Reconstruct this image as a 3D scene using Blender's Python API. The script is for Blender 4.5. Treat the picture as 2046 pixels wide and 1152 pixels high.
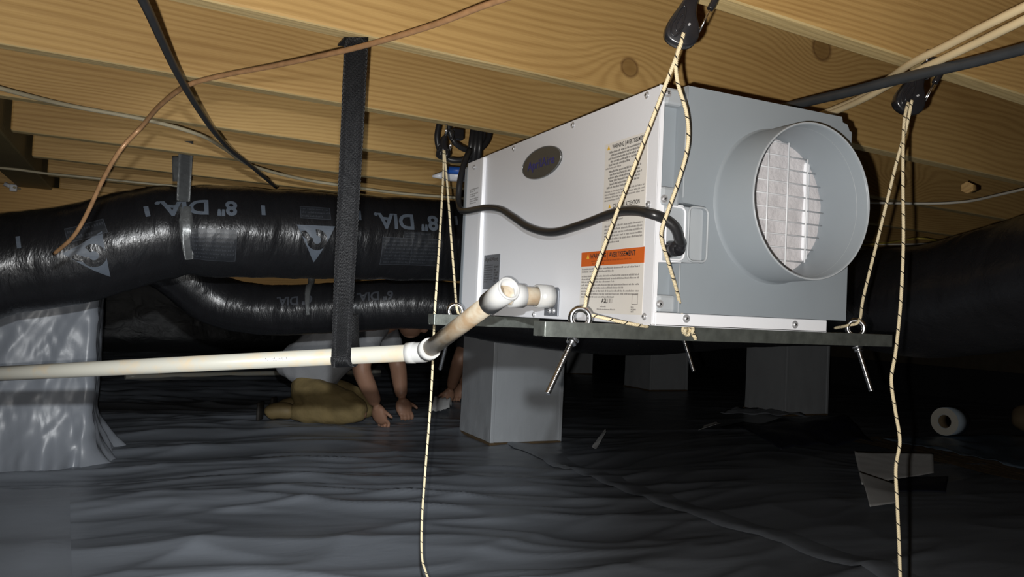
import bpy, bmesh, math, random
import numpy as np
from mathutils import Vector, Matrix

for o in list(bpy.data.objects):
    bpy.data.objects.remove(o, do_unlink=True)
S = bpy.context.scene
COL = S.collection
random.seed(7)

# ------------------------------------------------------------------ camera
CAMZ = 0.65
FPX = 1547.5
YAW, PITCH, ROLL = 0.4415, 0.0289, 0.044
FW = Vector((math.sin(YAW) * math.cos(PITCH), math.cos(YAW) * math.cos(PITCH), math.sin(PITCH)))
R0 = Vector((math.cos(YAW), -math.sin(YAW), 0))
U0 = R0.cross(FW)
RT = R0 * math.cos(ROLL) + U0 * math.sin(ROLL)
UP = U0 * math.cos(ROLL) - R0 * math.sin(ROLL)
C0 = Vector((0, 0, CAMZ))
cd = bpy.data.cameras.new('camera')
cam = bpy.data.objects.new('camera', cd)
COL.objects.link(cam)
cd.sensor_width = 36
cd.lens = FPX / 2046 * 36
cd.clip_start = 0.01
m = Matrix((RT, UP, -FW)).transposed().to_4x4()
m.translation = C0
cam.matrix_world = m
S.camera = cam

# ------------------------------------------------------------------ world, lights, exposure
w = bpy.data.worlds.new('world')
S.world = w
w.use_nodes = True
w.node_tree.nodes['Background'].inputs[0].default_value = (0.6, 0.7, 0.8, 1)
w.node_tree.nodes['Background'].inputs[1].default_value = 0.012
S.view_settings.view_transform = 'Standard'
S.view_settings.look = 'None'
S.view_settings.exposure = 0.0
S.view_settings.gamma = 1.0
S.view_settings.use_curve_mapping = False


def spot(name, loc, aim, power, size, blend, radius, color):
    ld = bpy.data.lights.new(name, 'SPOT')
    ld.energy = power
    ld.spot_size = math.radians(size)
    ld.spot_blend = blend
    ld.shadow_soft_size = radius
    ld.color = color
    o = bpy.data.objects.new(name, ld)
    COL.objects.link(o)
    o.location = loc
    o.rotation_euler = (Vector(aim) - Vector(loc)).to_track_quat('-Z', 'Y').to_euler()
    return o


def at(x, y, d):
    return C0 + (FW + RT * ((x - 1023) / FPX) + UP * ((576 - y) / FPX)) * d


def on(x, y, ax, v):
    r = FW + RT * ((x - 1023) / FPX) + UP * ((576 - y) / FPX)
    return C0 + r * ((v - C0[ax]) / r[ax])


# the phone's flash beside the lens, and the head torch worn just above the phone
spot('phone_flash', C0 - RT * 0.022 - UP * 0.014 + FW * 0.01, at(1040, 590, 3), 58, 135, 0.6, 0.004, (1.0, 0.97, 0.93))
spot('head_torch', C0 + UP * 0.13 + RT * 0.015 - FW * 0.03, at(540, 920, 3.0), 170, 52, 1.0, 0.012, (0.93, 0.97, 1.0))

# ------------------------------------------------------------------ helpers


def mk(name, bm, mat=None, parent=None, smooth=False, label=None, cat=None, group=None, kind=None):
    me = bm
    if isinstance(bm, bmesh.types.BMesh):
        me = bpy.data.meshes.new(name)
        bm.normal_update()
        bm.to_mesh(me)
        bm.free()
    o = bpy.data.objects.new(name, me)
    COL.objects.link(o)
    if mat:
        mats = mat if isinstance(mat, (list, tuple)) else [mat]
        if len(me.materials) == 0:
            for q in mats:
                me.materials.append(q)
    if smooth:
        me.polygons.foreach_set('use_smooth', [True] * len(me.polygons))
    if parent:
        o.parent = parent
        o.matrix_parent_inverse = parent.matrix_basis.inverted()
    tag(o, label, cat, group, kind)
    return o


def tag(o, label=None, cat=None, group=None, kind=None):
    if label:
        o['label'] = label
    if cat:
        o['category'] = cat
    if group:
        o['group'] = group
    if kind:
        o['kind'] = kind
    return o


def thing(name, loc, label, cat, group=None):
    o = bpy.data.objects.new(name, None)
    COL.objects.link(o)
    o.empty_display_size = 0.05
    o.location = loc
    return tag(o, label, cat, group)


def box(bm, a, b, bev=0.0, seg=2):
    a, b = Vector(a), Vector(b)
    r = bmesh.ops.create_cube(bm, size=1, matrix=Matrix.Translation((a + b) / 2) @ Matrix.Diagonal((*(b - a), 1)))
    if bev:
        es = list({e for v in r['verts'] for e in v.link_edges})
        bmesh.ops.bevel(bm, geom=es, offset=bev, segments=seg, affect='EDGES', profile=0.5)
    return bm


def B():
    return bmesh.new()


def catmull(pts, n=10):
    pts = [Vector(p) for p in pts]
    if len(pts) < 3:
        out = []
        for i in range(n * 2 + 1):
            out.append(pts[0].lerp(pts[-1], i / (n * 2)))
        return out
    P = [pts[0] * 2 - pts[1]] + pts + [pts[-1] * 2 - pts[-2]]
    out = []
    for i in range(1, len(P) - 2):
        p0, p1, p2, p3 = P[i - 1:i + 3]
        for k in range(n):
            t = k / n
            out.append(0.5 * ((2 * p1) + (p2 - p0) * t + (2 * p0 - 5 * p1 + 4 * p2 - p3) * t * t + (3 * p1 - p0 - 3 * p2 + p3) * t ** 3))
    out.append(pts[-1])
    return out


def frames(path):
    T = []
    for i in range(len(path)):
        a = path[max(0, i - 1)]
        b = path[min(len(path) - 1, i + 1)]
        T.append((b - a).normalized())
    ref = Vector((0, 0, 1)) if abs(T[0].z) < 0.9 else Vector((1, 0, 0))
    N = [(ref - T[0] * ref.dot(T[0])).normalized()]
    for i in range(1, len(path)):
        n = N[-1] - T[i] * N[-1].dot(T[i])
        N.append(n.normalized())
    return T, N, [t.cross(n) for t, n in zip(T, N)]


def tube(bm, path, r, n=10, cap=True, rfun=None):
    """swept tube with UV: u = length in metres, v = turn"""
    uv = bm.loops.layers.uv.verify()
    T, N, Bn = frames(path)
    rings = []
    L = [0.0]
    for i in range(1, len(path)):
        L.append(L[-1] + (path[i] - path[i - 1]).length)
    for i, p in enumerate(path):
        ring = []
        for k in range(n):
            a = 2 * math.pi * k / n
            rr = r if rfun is None else rfun(L[i], a, L[-1])
            ring.append(bm.verts.new(p + (N[i] * math.cos(a) + Bn[i] * math.sin(a)) * rr))
        rings.append(ring)
    for i in range(len(path) - 1):
        for k in range(n):
            k2 = (k + 1) % n
            f = bm.faces.new((rings[i][k], rings[i][k2], rings[i + 1][k2], rings[i + 1][k]))
            f.smooth = True
            for lp, (uu, vv) in zip(f.loops, ((L[i], k / n), (L[i], (k + 1) / n), (L[i + 1], (k + 1) / n), (L[i + 1], k / n))):
                lp[uv].uv = (uu, vv)
    if cap:
        bm.faces.new(rings[0][::-1])
        bm.faces.new(rings[-1])
    return bm


def cyl(bm, a, b, r, r2=None, n=20, cap=True):
    a, b = Vector(a), Vector(b)
    r2 = r if r2 is None else r2
    return tube(bm, [a, b], r, n, cap, rfun=lambda s, t, L: r + (r2 - r) * (s / L if L else 0))


def hollow(bm, a, b, ro, ri, n=28):
    """open pipe with wall"""
    a, b = Vector(a), Vector(b)
    T, N, Bn = frames([a, b])
    rr = []
    for p, r in ((a, ro), (b, ro), (b, ri), (a, ri)):
        rr.append([bm.verts.new(p + (N[0] * math.cos(2 * math.pi * k / n) + Bn[0] * math.sin(2 * math.pi * k / n)) * r) for k in range(n)])
    for i in range(4):
        j = (i + 1) % 4
        for k in range(n):
            k2 = (k + 1) % n
            f = bm.faces.new((rr[i][k], rr[i][k2], rr[j][k2], rr[j][k]))
            f.smooth = i in (0, 2)
    return bm


def torus(bm, c, ax, R, r, n=32, k=10, a0=0, a1=2 * math.pi):
    c, ax = Vector(c), Vector(ax).normalized()
    x = ax.orthogonal().normalized()
    y = ax.cross(x)
    full = abs(a1 - a0 - 2 * math.pi) < 1e-6
    rings = []
    for i in range(n if full else n + 1):
        a = a0 + (a1 - a0) * i / n
        d = x * math.cos(a) + y * math.sin(a)
        rings.append([bm.verts.new(c + d * (R + r * math.cos(2 * math.pi * j / k)) + ax * r * math.sin(2 * math.pi * j / k)) for j in range(k)])
    for i in range(n):
        i2 = (i + 1) % len(rings)
        for j in range(k):
            j2 = (j + 1) % k
            f = bm.faces.new((rings[i][j], rings[i][j2], rings[i2][j2], rings[i2][j]))
            f.smooth = True
    return bm


def extrude_poly(bm, pts, d, bev=0.0):
    """pts: 3-D outline in a plane, extruded by vector d"""
    d = Vector(d)
    v = [bm.verts.new(p) for p in pts]
    f = bm.faces.new(v)
    r = bmesh.ops.extrude_face_region(bm, geom=[f])
    nv = [g for g in r['geom'] if isinstance(g, bmesh.types.BMVert)]
    bmesh.ops.translate(bm, verts=nv, vec=d)
    bmesh.ops.recalc_face_normals(bm, faces=bm.faces[:])
    if bev:
        es = [e for e in bm.edges if e.calc_face_angle(0) > 0.6]
        bmesh.ops.bevel(bm, geom=es, offset=bev, segments=2, affect='EDGES', profile=0.5)
    return bm


_rng = np.random.RandomState(11)
_perm = _rng.permutation(512)
_g = _rng.rand(512) * 2 * np.pi


def perlin(x, y, seed=0):
    x = np.asarray(x, float) + seed * 17.31
    y = np.asarray(y, float) + seed * 9.77
    xi = np.floor(x).astype(int)
    yi = np.floor(y).astype(int)
    xf = x - xi
    yf = y - yi
    u = xf ** 3 * (xf * (xf * 6 - 15) + 10)
    v = yf ** 3 * (yf * (yf * 6 - 15) + 10)

    def g(ix, iy, dx, dy):
        a = _g[_perm[(_perm[ix % 512] + iy) % 512]]
        return np.cos(a) * dx + np.sin(a) * dy
    n00 = g(xi, yi, xf, yf)
    n10 = g(xi + 1, yi, xf - 1, yf)
    n01 = g(xi, yi + 1, xf, yf - 1)
    n11 = g(xi + 1, yi + 1, xf - 1, yf - 1)
    return (n00 * (1 - u) + n10 * u) * (1 - v) + (n01 * (1 - u) + n11 * u) * v


# ------------------------------------------------------------------ materials


class NT:
    def __init__(s, name):
        s.m = bpy.data.materials.new(name)
        s.m.use_nodes = True
        s.t = s.m.node_tree
        s.b = s.t.nodes['Principled BSDF']

    def n(s, ty, **kw):
        d = s.t.nodes.new(ty)
        for k, v in kw.items():
            if k.startswith('i_'):
                key = k[2:]
                key = int(key) if key.isdigit() else key.replace('_', ' ')
                if hasattr(v, 'is_output'):
                    s.t.links.new(v, d.inputs[key])
                else:
                    d.inputs[key].default_value = v
            else:
                setattr(d, k, v)
        return d

    def math(s, op, a, b=None, c=None):
        d = s.t.nodes.new('ShaderNodeMath')
        d.operation = op
        for i, v in enumerate((a, b, c)):
            if v is None:
                continue
            if hasattr(v, 'is_output'):
                s.t.links.new(v, d.inputs[i])
            else:
                d.inputs[i].default_value = v
        return d.outputs[0]

    def mix(s, f, a, b):
        d = s.t.nodes.new('ShaderNodeMix')
        d.data_type = 'RGBA'
        for i, v in ((0, f), (6, a), (7, b)):
            if hasattr(v, 'is_output'):
                s.t.links.new(v, d.inputs[i])
            else:
                d.inputs[i].default_value = v if i == 0 else (*v[:3], 1)
        return d.outputs[2]

    def link(s, a, b):
        s.t.links.new(a, b)

    def ramp(s, f, stops):
        d = s.t.nodes.new('ShaderNodeValToRGB')
        s.t.links.new(f, d.inputs[0])
        e = d.color_ramp.elements
        while len(e) < len(stops):
            e.new(0.5)
        for q, (p, c) in zip(e, stops):
            q.position = p
            q.color = (*c[:3], 1) if hasattr(c, '__len__') else (c, c, c, 1)
        return d.outputs[0]

    def set(s, base=None, rough=None, metal=None, spec=None, coat=None):
        for k, v in (('Base Color', base), ('Roughness', rough), ('Metallic', metal), ('Specular IOR Level', spec), ('Coat Weight', coat)):
            if v is None:
                continue
            if hasattr(v, 'is_output'):
                s.t.links.new(v, s.b.inputs[k])
            else:
                s.b.inputs[k].default_value = (*v[:3], 1) if hasattr(v, '__len__') else v
        return s

    def bump(s, h, strength=0.3, dist=0.01):
        d = s.t.nodes.new('ShaderNodeBump')
        d.inputs['Strength'].default_value = strength
        d.inputs['Distance'].default_value = dist
        s.t.links.new(h, d.inputs['Height'])
        s.t.links.new(d.outputs[0], s.b.inputs['Normal'])
        return s


def simple(name, base, rough=0.5, metal=0.0, var=0.12, scale=40, bump=0.0, spec=0.5, bscale=None, bdist=0.002):
    q = NT(name)
    tc = q.n('ShaderNodeTexCoord').outputs['Object']
    nz = q.n('ShaderNodeTexNoise', i_Vector=tc, i_Scale=scale, i_Detail=4.0).outputs[0]
    lo = tuple(c * (1 - var) for c in base)
    hi = tuple(min(1, c * (1 + var)) for c in base)
    q.set(base=q.mix(nz, lo, hi), rough=q.math('ADD', q.math('MULTIPLY', nz, 0.12), rough - 0.06), metal=metal, spec=spec)
    if bump:
        nb = q.n('ShaderNodeTexNoise', i_Vector=tc, i_Scale=bscale or scale, i_Detail=5.0).outputs[0]
        q.bump(nb, bump, bdist)
    return q.m


def wood(name, light, dark, knots=(), freq=100, rough=0.6):
    q = NT(name)
    tc = q.n('ShaderNodeTexCoord').outputs['Object']
    rnd = q.n('ShaderNodeObjectInfo').outputs['Random']
    off = q.n('ShaderNodeCombineXYZ', i_X=q.math('MULTIPLY', rnd, 40.0), i_Y=q.math('MULTIPLY', rnd, 13.0), i_Z=q.math('MULTIPLY', rnd, 7.0)).outputs[0]
    co = q.n('ShaderNodeVectorMath', operation='ADD')
    q.link(tc, co.inputs[0])
    q.link(off, co.inputs[1])
    co = co.outputs[0]

    def sc(v):
        d = q.n('ShaderNodeVectorMath', operation='MULTIPLY')
        q.link(co, d.inputs[0])
        d.inputs[1].default_value = v
        return d.outputs[0]
    n1 = q.n('ShaderNodeTexNoise', i_Vector=sc((0.9, 5, 5)), i_Scale=1.0, i_Detail=2.0).outputs[0]
    n2 = q.n('ShaderNodeTexNoise', i_Vector=sc((6, 60, 60)), i_Scale=1.0, i_Detail=3.0).outputs[0]
    fib = q.n('ShaderNodeTexNoise', i_Vector=sc((10, 420, 420)), i_Scale=1.0, i_Detail=3.0).outputs[0]
    big = q.n('ShaderNodeTexNoise', i_Vector=sc((1.5, 4, 4)), i_Scale=1.3, i_Detail=3.0).outputs[0]
    sx = q.n('ShaderNodeSeparateXYZ', i_Vector=tc).outputs
    g = q.math('ADD', sx[2], q.math('MULTIPLY', sx[1], 0.7))
    g = q.math('ADD', g, q.math('MULTIPLY', n1, 0.16))
    g = q.math('ADD', g, q.math('MULTIPLY', n2, 0.006))
    kd = None
    for (kx, kz, rad, amp) in knots:
        dx = q.math('MULTIPLY', q.math('SUBTRACT', sx[0], kx), 0.62)
        dz = q.math('SUBTRACT', sx[2], kz)
        d2 = q.math('ADD', q.math('MULTIPLY', dx, dx), q.math('MULTIPLY', dz, dz))
        ex = q.math('EXPONENT', q.math('MULTIPLY', d2, -1.0 / (rad * rad * 4.0)))
        g = q.math('ADD', g, q.math('MULTIPLY', ex, amp))
        dx1 = q.math('MULTIPLY', dx, 1.45)
        dd = q.math('SQRT', q.math('ADD', q.math('MULTIPLY', dx1, dx1), q.math('MULTIPLY', dz, dz)))
        k = q.math('DIVIDE', dd, rad)
        kd = k if kd is None else q.math('MINIMUM', kd, k)
    ring = q.math('SINE', q.math('MULTIPLY', g, 2 * math.pi * freq))
    ring = q.math('POWER', q.math('ADD', q.math('MULTIPLY', ring, 0.5), 0.5), 1.6)
    f = q.math('ADD', q.math('MULTIPLY', ring, 0.34), q.math('ADD', q.math('MULTIPLY', fib, 0.55), q.math('MULTIPLY', big, 1.15)))
    f = q.math('SUBTRACT', f, 0.60)
    col = q.mix(f, light, dark)
    if kd is not None:
        inner = q.ramp(kd, [(0.0, 1.0), (0.62, 0.85), (0.72, 0.0)])
        rim = q.ramp(kd, [(0.6, 0.0), (0.7, 1.0), (0.95, 0.0)])
        col = q.mix(q.math('MULTIPLY', inner, 0.85), col, tuple(c * 0.75 for c in dark))
        col = q.mix(q.math('MULTIPLY', rim, 0.8), col, (dark[0] * 0.38, dark[1] * 0.3, dark[2] * 0.3))
    q.set(base=col, rough=rough, spec=0.3)
    q.bump(q.math('ADD', q.math('MULTIPLY', ring, 0.6), fib), 0.25, 0.0012)
    return q.m


def plastic_film(name, base, rough, var=0.25, bump=0.5, scale=6, stretch=(1, 1, 1), bdist=0.01, spec=0.5):
    q = NT(name)
    tc = q.n('ShaderNodeTexCoord').outputs['Object']
    mp = q.n('ShaderNodeVectorMath', operation='MULTIPLY')
    q.link(tc, mp.inputs[0])
    mp.inputs[1].default_value = stretch
    v = mp.outputs[0]
    n1 = q.n('ShaderNodeTexNoise', i_Vector=v, i_Scale=scale, i_Detail=5.0, i_Distortion=0.8).outputs[0]
    n2 = q.n('ShaderNodeTexNoise', i_Vector=v, i_Scale=scale * 5, i_Detail=3.0, i_Distortion=1.5).outputs[0]
    q.set(base=q.mix(n1, tuple(c * (1 - var) for c in base), tuple(c * (1 + var) for c in base)),
          rough=q.math('ADD', q.math('MULTIPLY', n2, 0.15), rough - 0.07), spec=spec)
    rid = q.math('ABSOLUTE', q.math('SUBTRACT', n1, 0.5))
    q.bump(q.math('ADD', q.math('MULTIPLY', rid, 1.0), q.math('MULTIPLY', n2, 0.22)), bump, bdist)
    return q.m


def rope_mat():
    q = NT('braided_cord')
    uv = q.n('ShaderNodeTexCoord').outputs['UV']
    s = q.n('ShaderNodeSeparateXYZ', i_Vector=uv).outputs
    ph = q.math('FRACT', q.math('ADD', q.math('MULTIPLY', s[0], 95.0), s[1]))
    dash = q.math('LESS_THAN', ph, 0.17)
    side = q.math('GREATER_THAN', q.math('FRACT', q.math('ADD', q.math('MULTIPLY', s[0], 47.5), s[1])), 0.45)
    dash = q.math('MULTIPLY', dash, side)
    strand = q.math('SINE', q.math('MULTIPLY', q.math('ADD', q.math('MULTIPLY', s[0], 420.0), q.math('MULTIPLY', s[1], 3.0)), 6.283))
    nz = q.n('ShaderNodeTexNoise', i_Vector=uv, i_Scale=60.0).outputs[0]
    col = q.mix(nz, (0.62, 0.50, 0.30), (0.80, 0.70, 0.48))
    q.set(base=q.mix(dash, col, (0.02, 0.018, 0.015)), rough=0.75, spec=0.25)
    q.bump(strand, 0.5, 0.0006)
    return q.m


def webbing():
    q = NT('woven_black_webbing')
    tc = q.n('ShaderNodeTexCoord').outputs['UV']
    s = q.n('ShaderNodeSeparateXYZ', i_Vector=tc).outputs
    a = q.math('SINE', q.math('MULTIPLY', q.math('ADD', s[0], q.math('MULTIPLY', s[1], 0.5)), 2300.0))
    b = q.math('SINE', q.math('MULTIPLY', q.math('SUBTRACT', s[0], s[1]), 1500.0))
    h = q.math('MULTIPLY', a, b)
    nz = q.n('ShaderNodeTexNoise', i_Vector=tc, i_Scale=25.0, i_Detail=4.0).outputs[0]
    q.set(base=q.mix(nz, (0.008, 0.008, 0.009), (0.022, 0.022, 0.024)), rough=0.40, spec=0.5)
    q.bump(h, 0.6, 0.0008)
    return q.m


def pvc(name, base, stain, amount):
    q = NT(name)
    tc = q.n('ShaderNodeTexCoord').outputs['Object']
    n1 = q.n('ShaderNodeTexNoise', i_Vector=tc, i_Scale=18.0, i_Detail=6.0).outputs[0]
    n2 = q.n('ShaderNodeTexNoise', i_Vector=tc, i_Scale=70.0, i_Detail=4.0).outputs[0]
    f = q.ramp(q.math('MULTIPLY', q.math('ADD', n1, q.math('MULTIPLY', n2, 0.5)), 0.72), [(0.55 - 0.1 * amount, 0.0), (0.75 - 0.1 * amount, 1.0)])
    q.set(base=q.mix(q.math('MULTIPLY', f, 0.3 + 0.6 * amount), base, stain), rough=0.32, spec=0.5)
    return q.m


M = {}
LIGHT, DARK = (0.56, 0.36, 0.135), (0.30, 0.165, 0.05)
M['wood'] = wood('pine_joist', LIGHT, DARK)
M['wood_edge'] = wood('pale_joist_underside', (0.72, 0.55, 0.27), (0.46, 0.33, 0.14))  # joist undersides get a paler wood colour than the faces
M['wood_dark'] = wood('weathered_pine_girder', (0.24, 0.19, 0.09), (0.13, 0.10, 0.045))
M['wood_orange'] = wood('orange_pine', (0.55, 0.33, 0.11), (0.32, 0.17, 0.05))
M['ply'] = wood('subfloor_ply', (0.42, 0.28, 0.12), (0.25, 0.15, 0.06), freq=30)
M['liner'] = plastic_film('dark_floor_liner', (0.198, 0.216, 0.245), 0.33, var=0.10, bump=0.16, scale=1.6, stretch=(0.8, 2.4, 1), bdist=0.02, spec=0.5)
M['wall_liner'] = plastic_film('black_wall_liner', (0.05, 0.052, 0.056), 0.36, var=0.3, bump=0.35, scale=0.8, stretch=(1, 1, 1.5), bdist=0.08)
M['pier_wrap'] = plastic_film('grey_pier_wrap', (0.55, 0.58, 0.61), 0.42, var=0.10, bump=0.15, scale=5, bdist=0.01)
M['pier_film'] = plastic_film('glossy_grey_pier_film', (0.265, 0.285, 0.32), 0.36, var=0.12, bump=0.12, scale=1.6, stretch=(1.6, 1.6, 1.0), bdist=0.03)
M['duct'] = plastic_film('black_duct_jacket', (0.012, 0.012, 0.0135), 0.29, var=0.3, bump=0.30, scale=8, stretch=(3.0, 1, 1), bdist=0.012, spec=0.6)
M['duct_print'] = simple('pale_grey_duct_print', (0.105, 0.125, 0.155), 0.5)
M['duct_box'] = simple('dim_grey_duct_print', (0.020, 0.022, 0.026), 0.4, var=0.3, scale=60)
M['duct_line'] = simple('faint_grey_duct_print', (0.042, 0.046, 0.055), 0.45)
M['block'] = simple('bare_block_wall', (0.22, 0.18, 0.13), 0.85, var=0.3, scale=12, bump=0.4)
M['white_metal'] = simple('white_painted_steel', (0.75, 0.76, 0.79), 0.38, var=0.02, scale=300, bump=0.04, bscale=500, bdist=0.0004)
M['white_edge'] = simple('bright_white_lip', (0.80, 0.81, 0.84), 0.35, var=0.02)
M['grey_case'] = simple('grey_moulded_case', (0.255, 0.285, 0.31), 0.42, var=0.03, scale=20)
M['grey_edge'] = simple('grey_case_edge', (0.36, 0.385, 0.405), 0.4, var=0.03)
M['filter'] = simple('off_white_filter', (0.55, 0.53, 0.54), 0.8, var=0.12, scale=45, bump=0.6, bscale=120, bdist=0.003)
M['wire_white'] = simple('white_coated_wire', (0.72, 0.73, 0.75), 0.35)
M['dark_gap'] = simple('shadow_black_plastic', (0.02, 0.02, 0.022), 0.6)
M['screw'] = simple('zinc_screw', (0.55, 0.55, 0.56), 0.35, metal=0.5)
M['screw_slot'] = simple('dark_screw_recess', (0.03, 0.03, 0.03), 0.5)
M['chrome'] = simple('bright_zinc_steel', (0.72, 0.72, 0.73), 0.22, metal=1.0, var=0.1, scale=200)
M['thread'] = M['chrome']
M['strut'] = simple('grimy_galvanised_strut', (0.14, 0.15, 0.135), 0.40, metal=0.55, var=0.55, scale=55, bump=0.3, bscale=90)
M['badge'] = simple('dark_grey_badge', (0.085, 0.088, 0.085), 0.3, metal=0.3, var=0.2, scale=30)
M['badge_rim'] = simple('badge_rim', (0.22, 0.225, 0.23), 0.3, metal=0.5)
M['badge_ink'] = simple('blue_badge_lettering', (0.035, 0.035, 0.20), 0.4)
M['plate'] = simple('grey_foil_rating_plate', (0.16, 0.17, 0.19), 0.35, metal=0.3, var=0.15)
M['label'] = simple('cream_label_paper', (0.72, 0.69, 0.64), 0.55, var=0.03)
M['orange'] = simple('orange_warning_band', (0.62, 0.125, 0.018), 0.5, var=0.05)
M['ink'] = simple('black_label_ink', (0.035, 0.03, 0.028), 0.6)
M['ink_soft'] = simple('grey_label_ink', (0.14, 0.125, 0.12), 0.6)
M['ink_brown'] = simple('brown_label_ink', (0.23, 0.05, 0.015), 0.6)
M['yellow'] = simple('yellow_hazard_mark', (0.75, 0.45, 0.05), 0.5)
M['pvc'] = pvc('white_pvc', (0.44, 0.425, 0.365), (0.62, 0.40, 0.16), 0.10)
M['pvc_dirty'] = pvc('scuffed_pvc', (0.40, 0.345, 0.26), (0.27, 0.165, 0.08), 0.8)
M['pvc_fit'] = pvc('clean_white_pvc_fitting', (0.45, 0.445, 0.43), (0.7, 0.6, 0.45), 0.05)
M['rope'] = rope_mat()
M['webbing'] = webbing()
M['black_plastic'] = simple('glossy_black_plastic', (0.014, 0.014, 0.016), 0.24, var=0.3, spec=0.6)
M['black_cord'] = simple('black_rubber_cord', (0.018, 0.018, 0.019), 0.33, var=0.2)
M['black_cable'] = simple('dusty_black_cable', (0.03, 0.033, 0.036), 0.4, var=0.3)
M['copper'] = simple('tarnished_copper', (0.43, 0.24, 0.115), 0.42, metal=0.2, var=0.45, scale=60, bump=0.2)
M['cream'] = simple('cream_sheathed_cable', (0.62, 0.50, 0.30), 0.5, var=0.12, scale=15)
M['shaded_cable'] = simple('shade_toned_cream_cable', (0.42, 0.37, 0.25), 0.55, var=0.2, scale=15)  # cream sheath darkened in colour to stand for shade under the joists
M['white_wire'] = simple('off_white_wire', (0.60, 0.57, 0.48), 0.5)
M['yellow_wire'] = simple('yellow_sheathed_cable', (0.50, 0.38, 0.07), 0.5)
M['foil'] = simple('grey_foil_tape', (0.30, 0.31, 0.31), 0.32, metal=0.4, var=0.25, scale=60, bump=0.5, bscale=90)
M['blue'] = simple('blue_plastic', (0.02, 0.10, 0.42), 0.4)
M['white_plastic'] = simple('white_plastic', (0.62, 0.63, 0.66), 0.4)
M['skin'] = simple('skin', (0.42, 0.23, 0.15), 0.5, var=0.12, scale=25)
M['hair'] = simple('dark_hair', (0.03, 0.02, 0.015), 0.5, bump=0.6, bscale=200)
M['shirt'] = simple('light_grey_cotton', (0.34, 0.345, 0.36), 0.85, var=0.12, scale=14, bump=0.5, bscale=20, bdist=0.012)
M['khaki'] = simple('mustard_khaki_cloth', (0.27, 0.20, 0.085), 0.85, var=0.25, scale=16, bump=0.6, bscale=22, bdist=0.014)
M['navy'] = simple('dark_cloth', (0.03, 0.03, 0.035), 0.85, var=0.2, scale=16, bump=0.5, bscale=20, bdist=0.01)
M['boot'] = simple('tan_boot_leather', (0.26, 0.19, 0.085), 0.6, var=0.25, scale=30, bump=0.3)
M['sole'] = simple('dark_rubber_sole', (0.04, 0.035, 0.03), 0.7)
M['paper'] = simple('white_backing_paper', (0.72, 0.72, 0.71), 0.6, var=0.06)
M['navy_film'] = plastic_film('navy_black_film', (0.022, 0.025, 0.042), 0.45, bump=0.2)
M['blue_film'] = plastic_film('dull_blue_film', (0.15, 0.20, 0.26), 0.4, bump=0.3)
M['tape_side'] = simple('cream_tape_side', (0.78, 0.75, 0.66), 0.6, var=0.05)
M['tape_face'] = simple('pale_blue_tape', (0.55, 0.66, 0.76), 0.5, var=0.08)
M['card'] = simple('brown_card', (0.22, 0.16, 0.09), 0.8)
M['mud'] = simple('clay_soil', (0.15, 0.10, 0.05), 0.95, var=0.5, scale=30, bump=0.8)
M['seam'] = plastic_film('dark_seam_tape', (0.062, 0.065, 0.072), 0.45, bump=0.2, scale=9)

# ------------------------------------------------------------------ setting: floor
JZ = 1.05                       # underside of the joists
JH = 0.235
KX = 0.0749                     # the joists run slightly askew to the dehumidifier
YA = 1.1116


def floor_z(X, Y):
    X = np.asarray(X, float)
    Y = np.asarray(Y, float)
    # ripples lie across the line of sight: a = along them, b = across
    a = X * R0.x + Y * R0.y
    b = X * math.sin(YAW) + Y * math.cos(YAW) - 0.24 * a
    wob = 0.40 * perlin(a * 0.9, b * 1.1, 1)
    wob2 = 0.16 * perlin(a * 2.2, b * 2.6, 5)
    n1 = perlin(a * 0.65 + wob, (b + wob) * 2.6, 2)
    n2 = perlin(a * 1.2 + wob, (b + 0.7 * wob + wob2) * 6.5, 3)
    n3 = perlin(a * 2.2 + wob, (b + wob + wob2) * 14.0, 4)
    n4 = perlin((a + 0.5 * b) * 1.6, (b - 0.35 * a + wob) * 5.0, 8)
    msk = np.clip(0.5 + 1.6 * perlin(X * 0.9, Y * 0.9, 12), 0.1, 1.2)
    h = 0.024 * np.clip(1 - np.abs(n1) * 2.4, 0, 1) ** 2 + 0.013 * msk * np.clip(1 - np.abs(n2) * 2.6, 0, 1) ** 2
    h = h + 0.010 * (1.2 - msk) * np.clip(1 - np.abs(n4) * 3.0, 0, 1) ** 2 + 0.0035 * n3 + 0.010 * perlin(X * 1.1, Y * 1.1, 6)
    left = 1 / (1 + np.exp((X - 1.75) * 4))          # the sheet on the right lies flatter
    amp = 0.35 + 0.65 * left
    return h * amp


def grid_floor():
    xs = np.concatenate([np.linspace(-4.0, -1.0, 31)[:-1], np.linspace(-1.0, 3.2, 281)[:-1], np.linspace(3.2, 7.0, 90)])
    ys = np.concatenate([np.linspace(-3.0, 0.8, 30)[:-1], np.linspace(0.8, 5.2, 340)[:-1], np.linspace(5.2, 9.6, 90)])
    X, Y = np.meshgrid(xs, ys)
    Z = floor_z(X, Y)
    nx, ny = len(xs), len(ys)
    V = np.stack([X, Y, Z], -1).reshape(-1, 3)
    i = np.arange(nx * ny).reshape(ny, nx)
    F = np.stack([i[:-1, :-1], i[:-1, 1:], i[1:, 1:], i[1:, :-1]], -1).reshape(-1, 4)
    me = bpy.data.meshes.new('floor')
    me.vertices.add(len(V))
    me.vertices.foreach_set('co', V.ravel())
    me.loops.add(F.size)
    me.loops.foreach_set('vertex_index', F.ravel())
    me.polygons.add(len(F))
    me.polygons.foreach_set('loop_start', np.arange(len(F)) * 4)
    me.polygons.foreach_set('loop_total', np.full(len(F), 4))
    me.update()
    me.validate()
    return me


FLOOR = mk('floor', grid_floor(), M['liner'], smooth=True, label='dark grey rippled vapour liner over the ground', kind='structure')


def fz(x, y):
    return float(floor_z(x, y))


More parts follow.
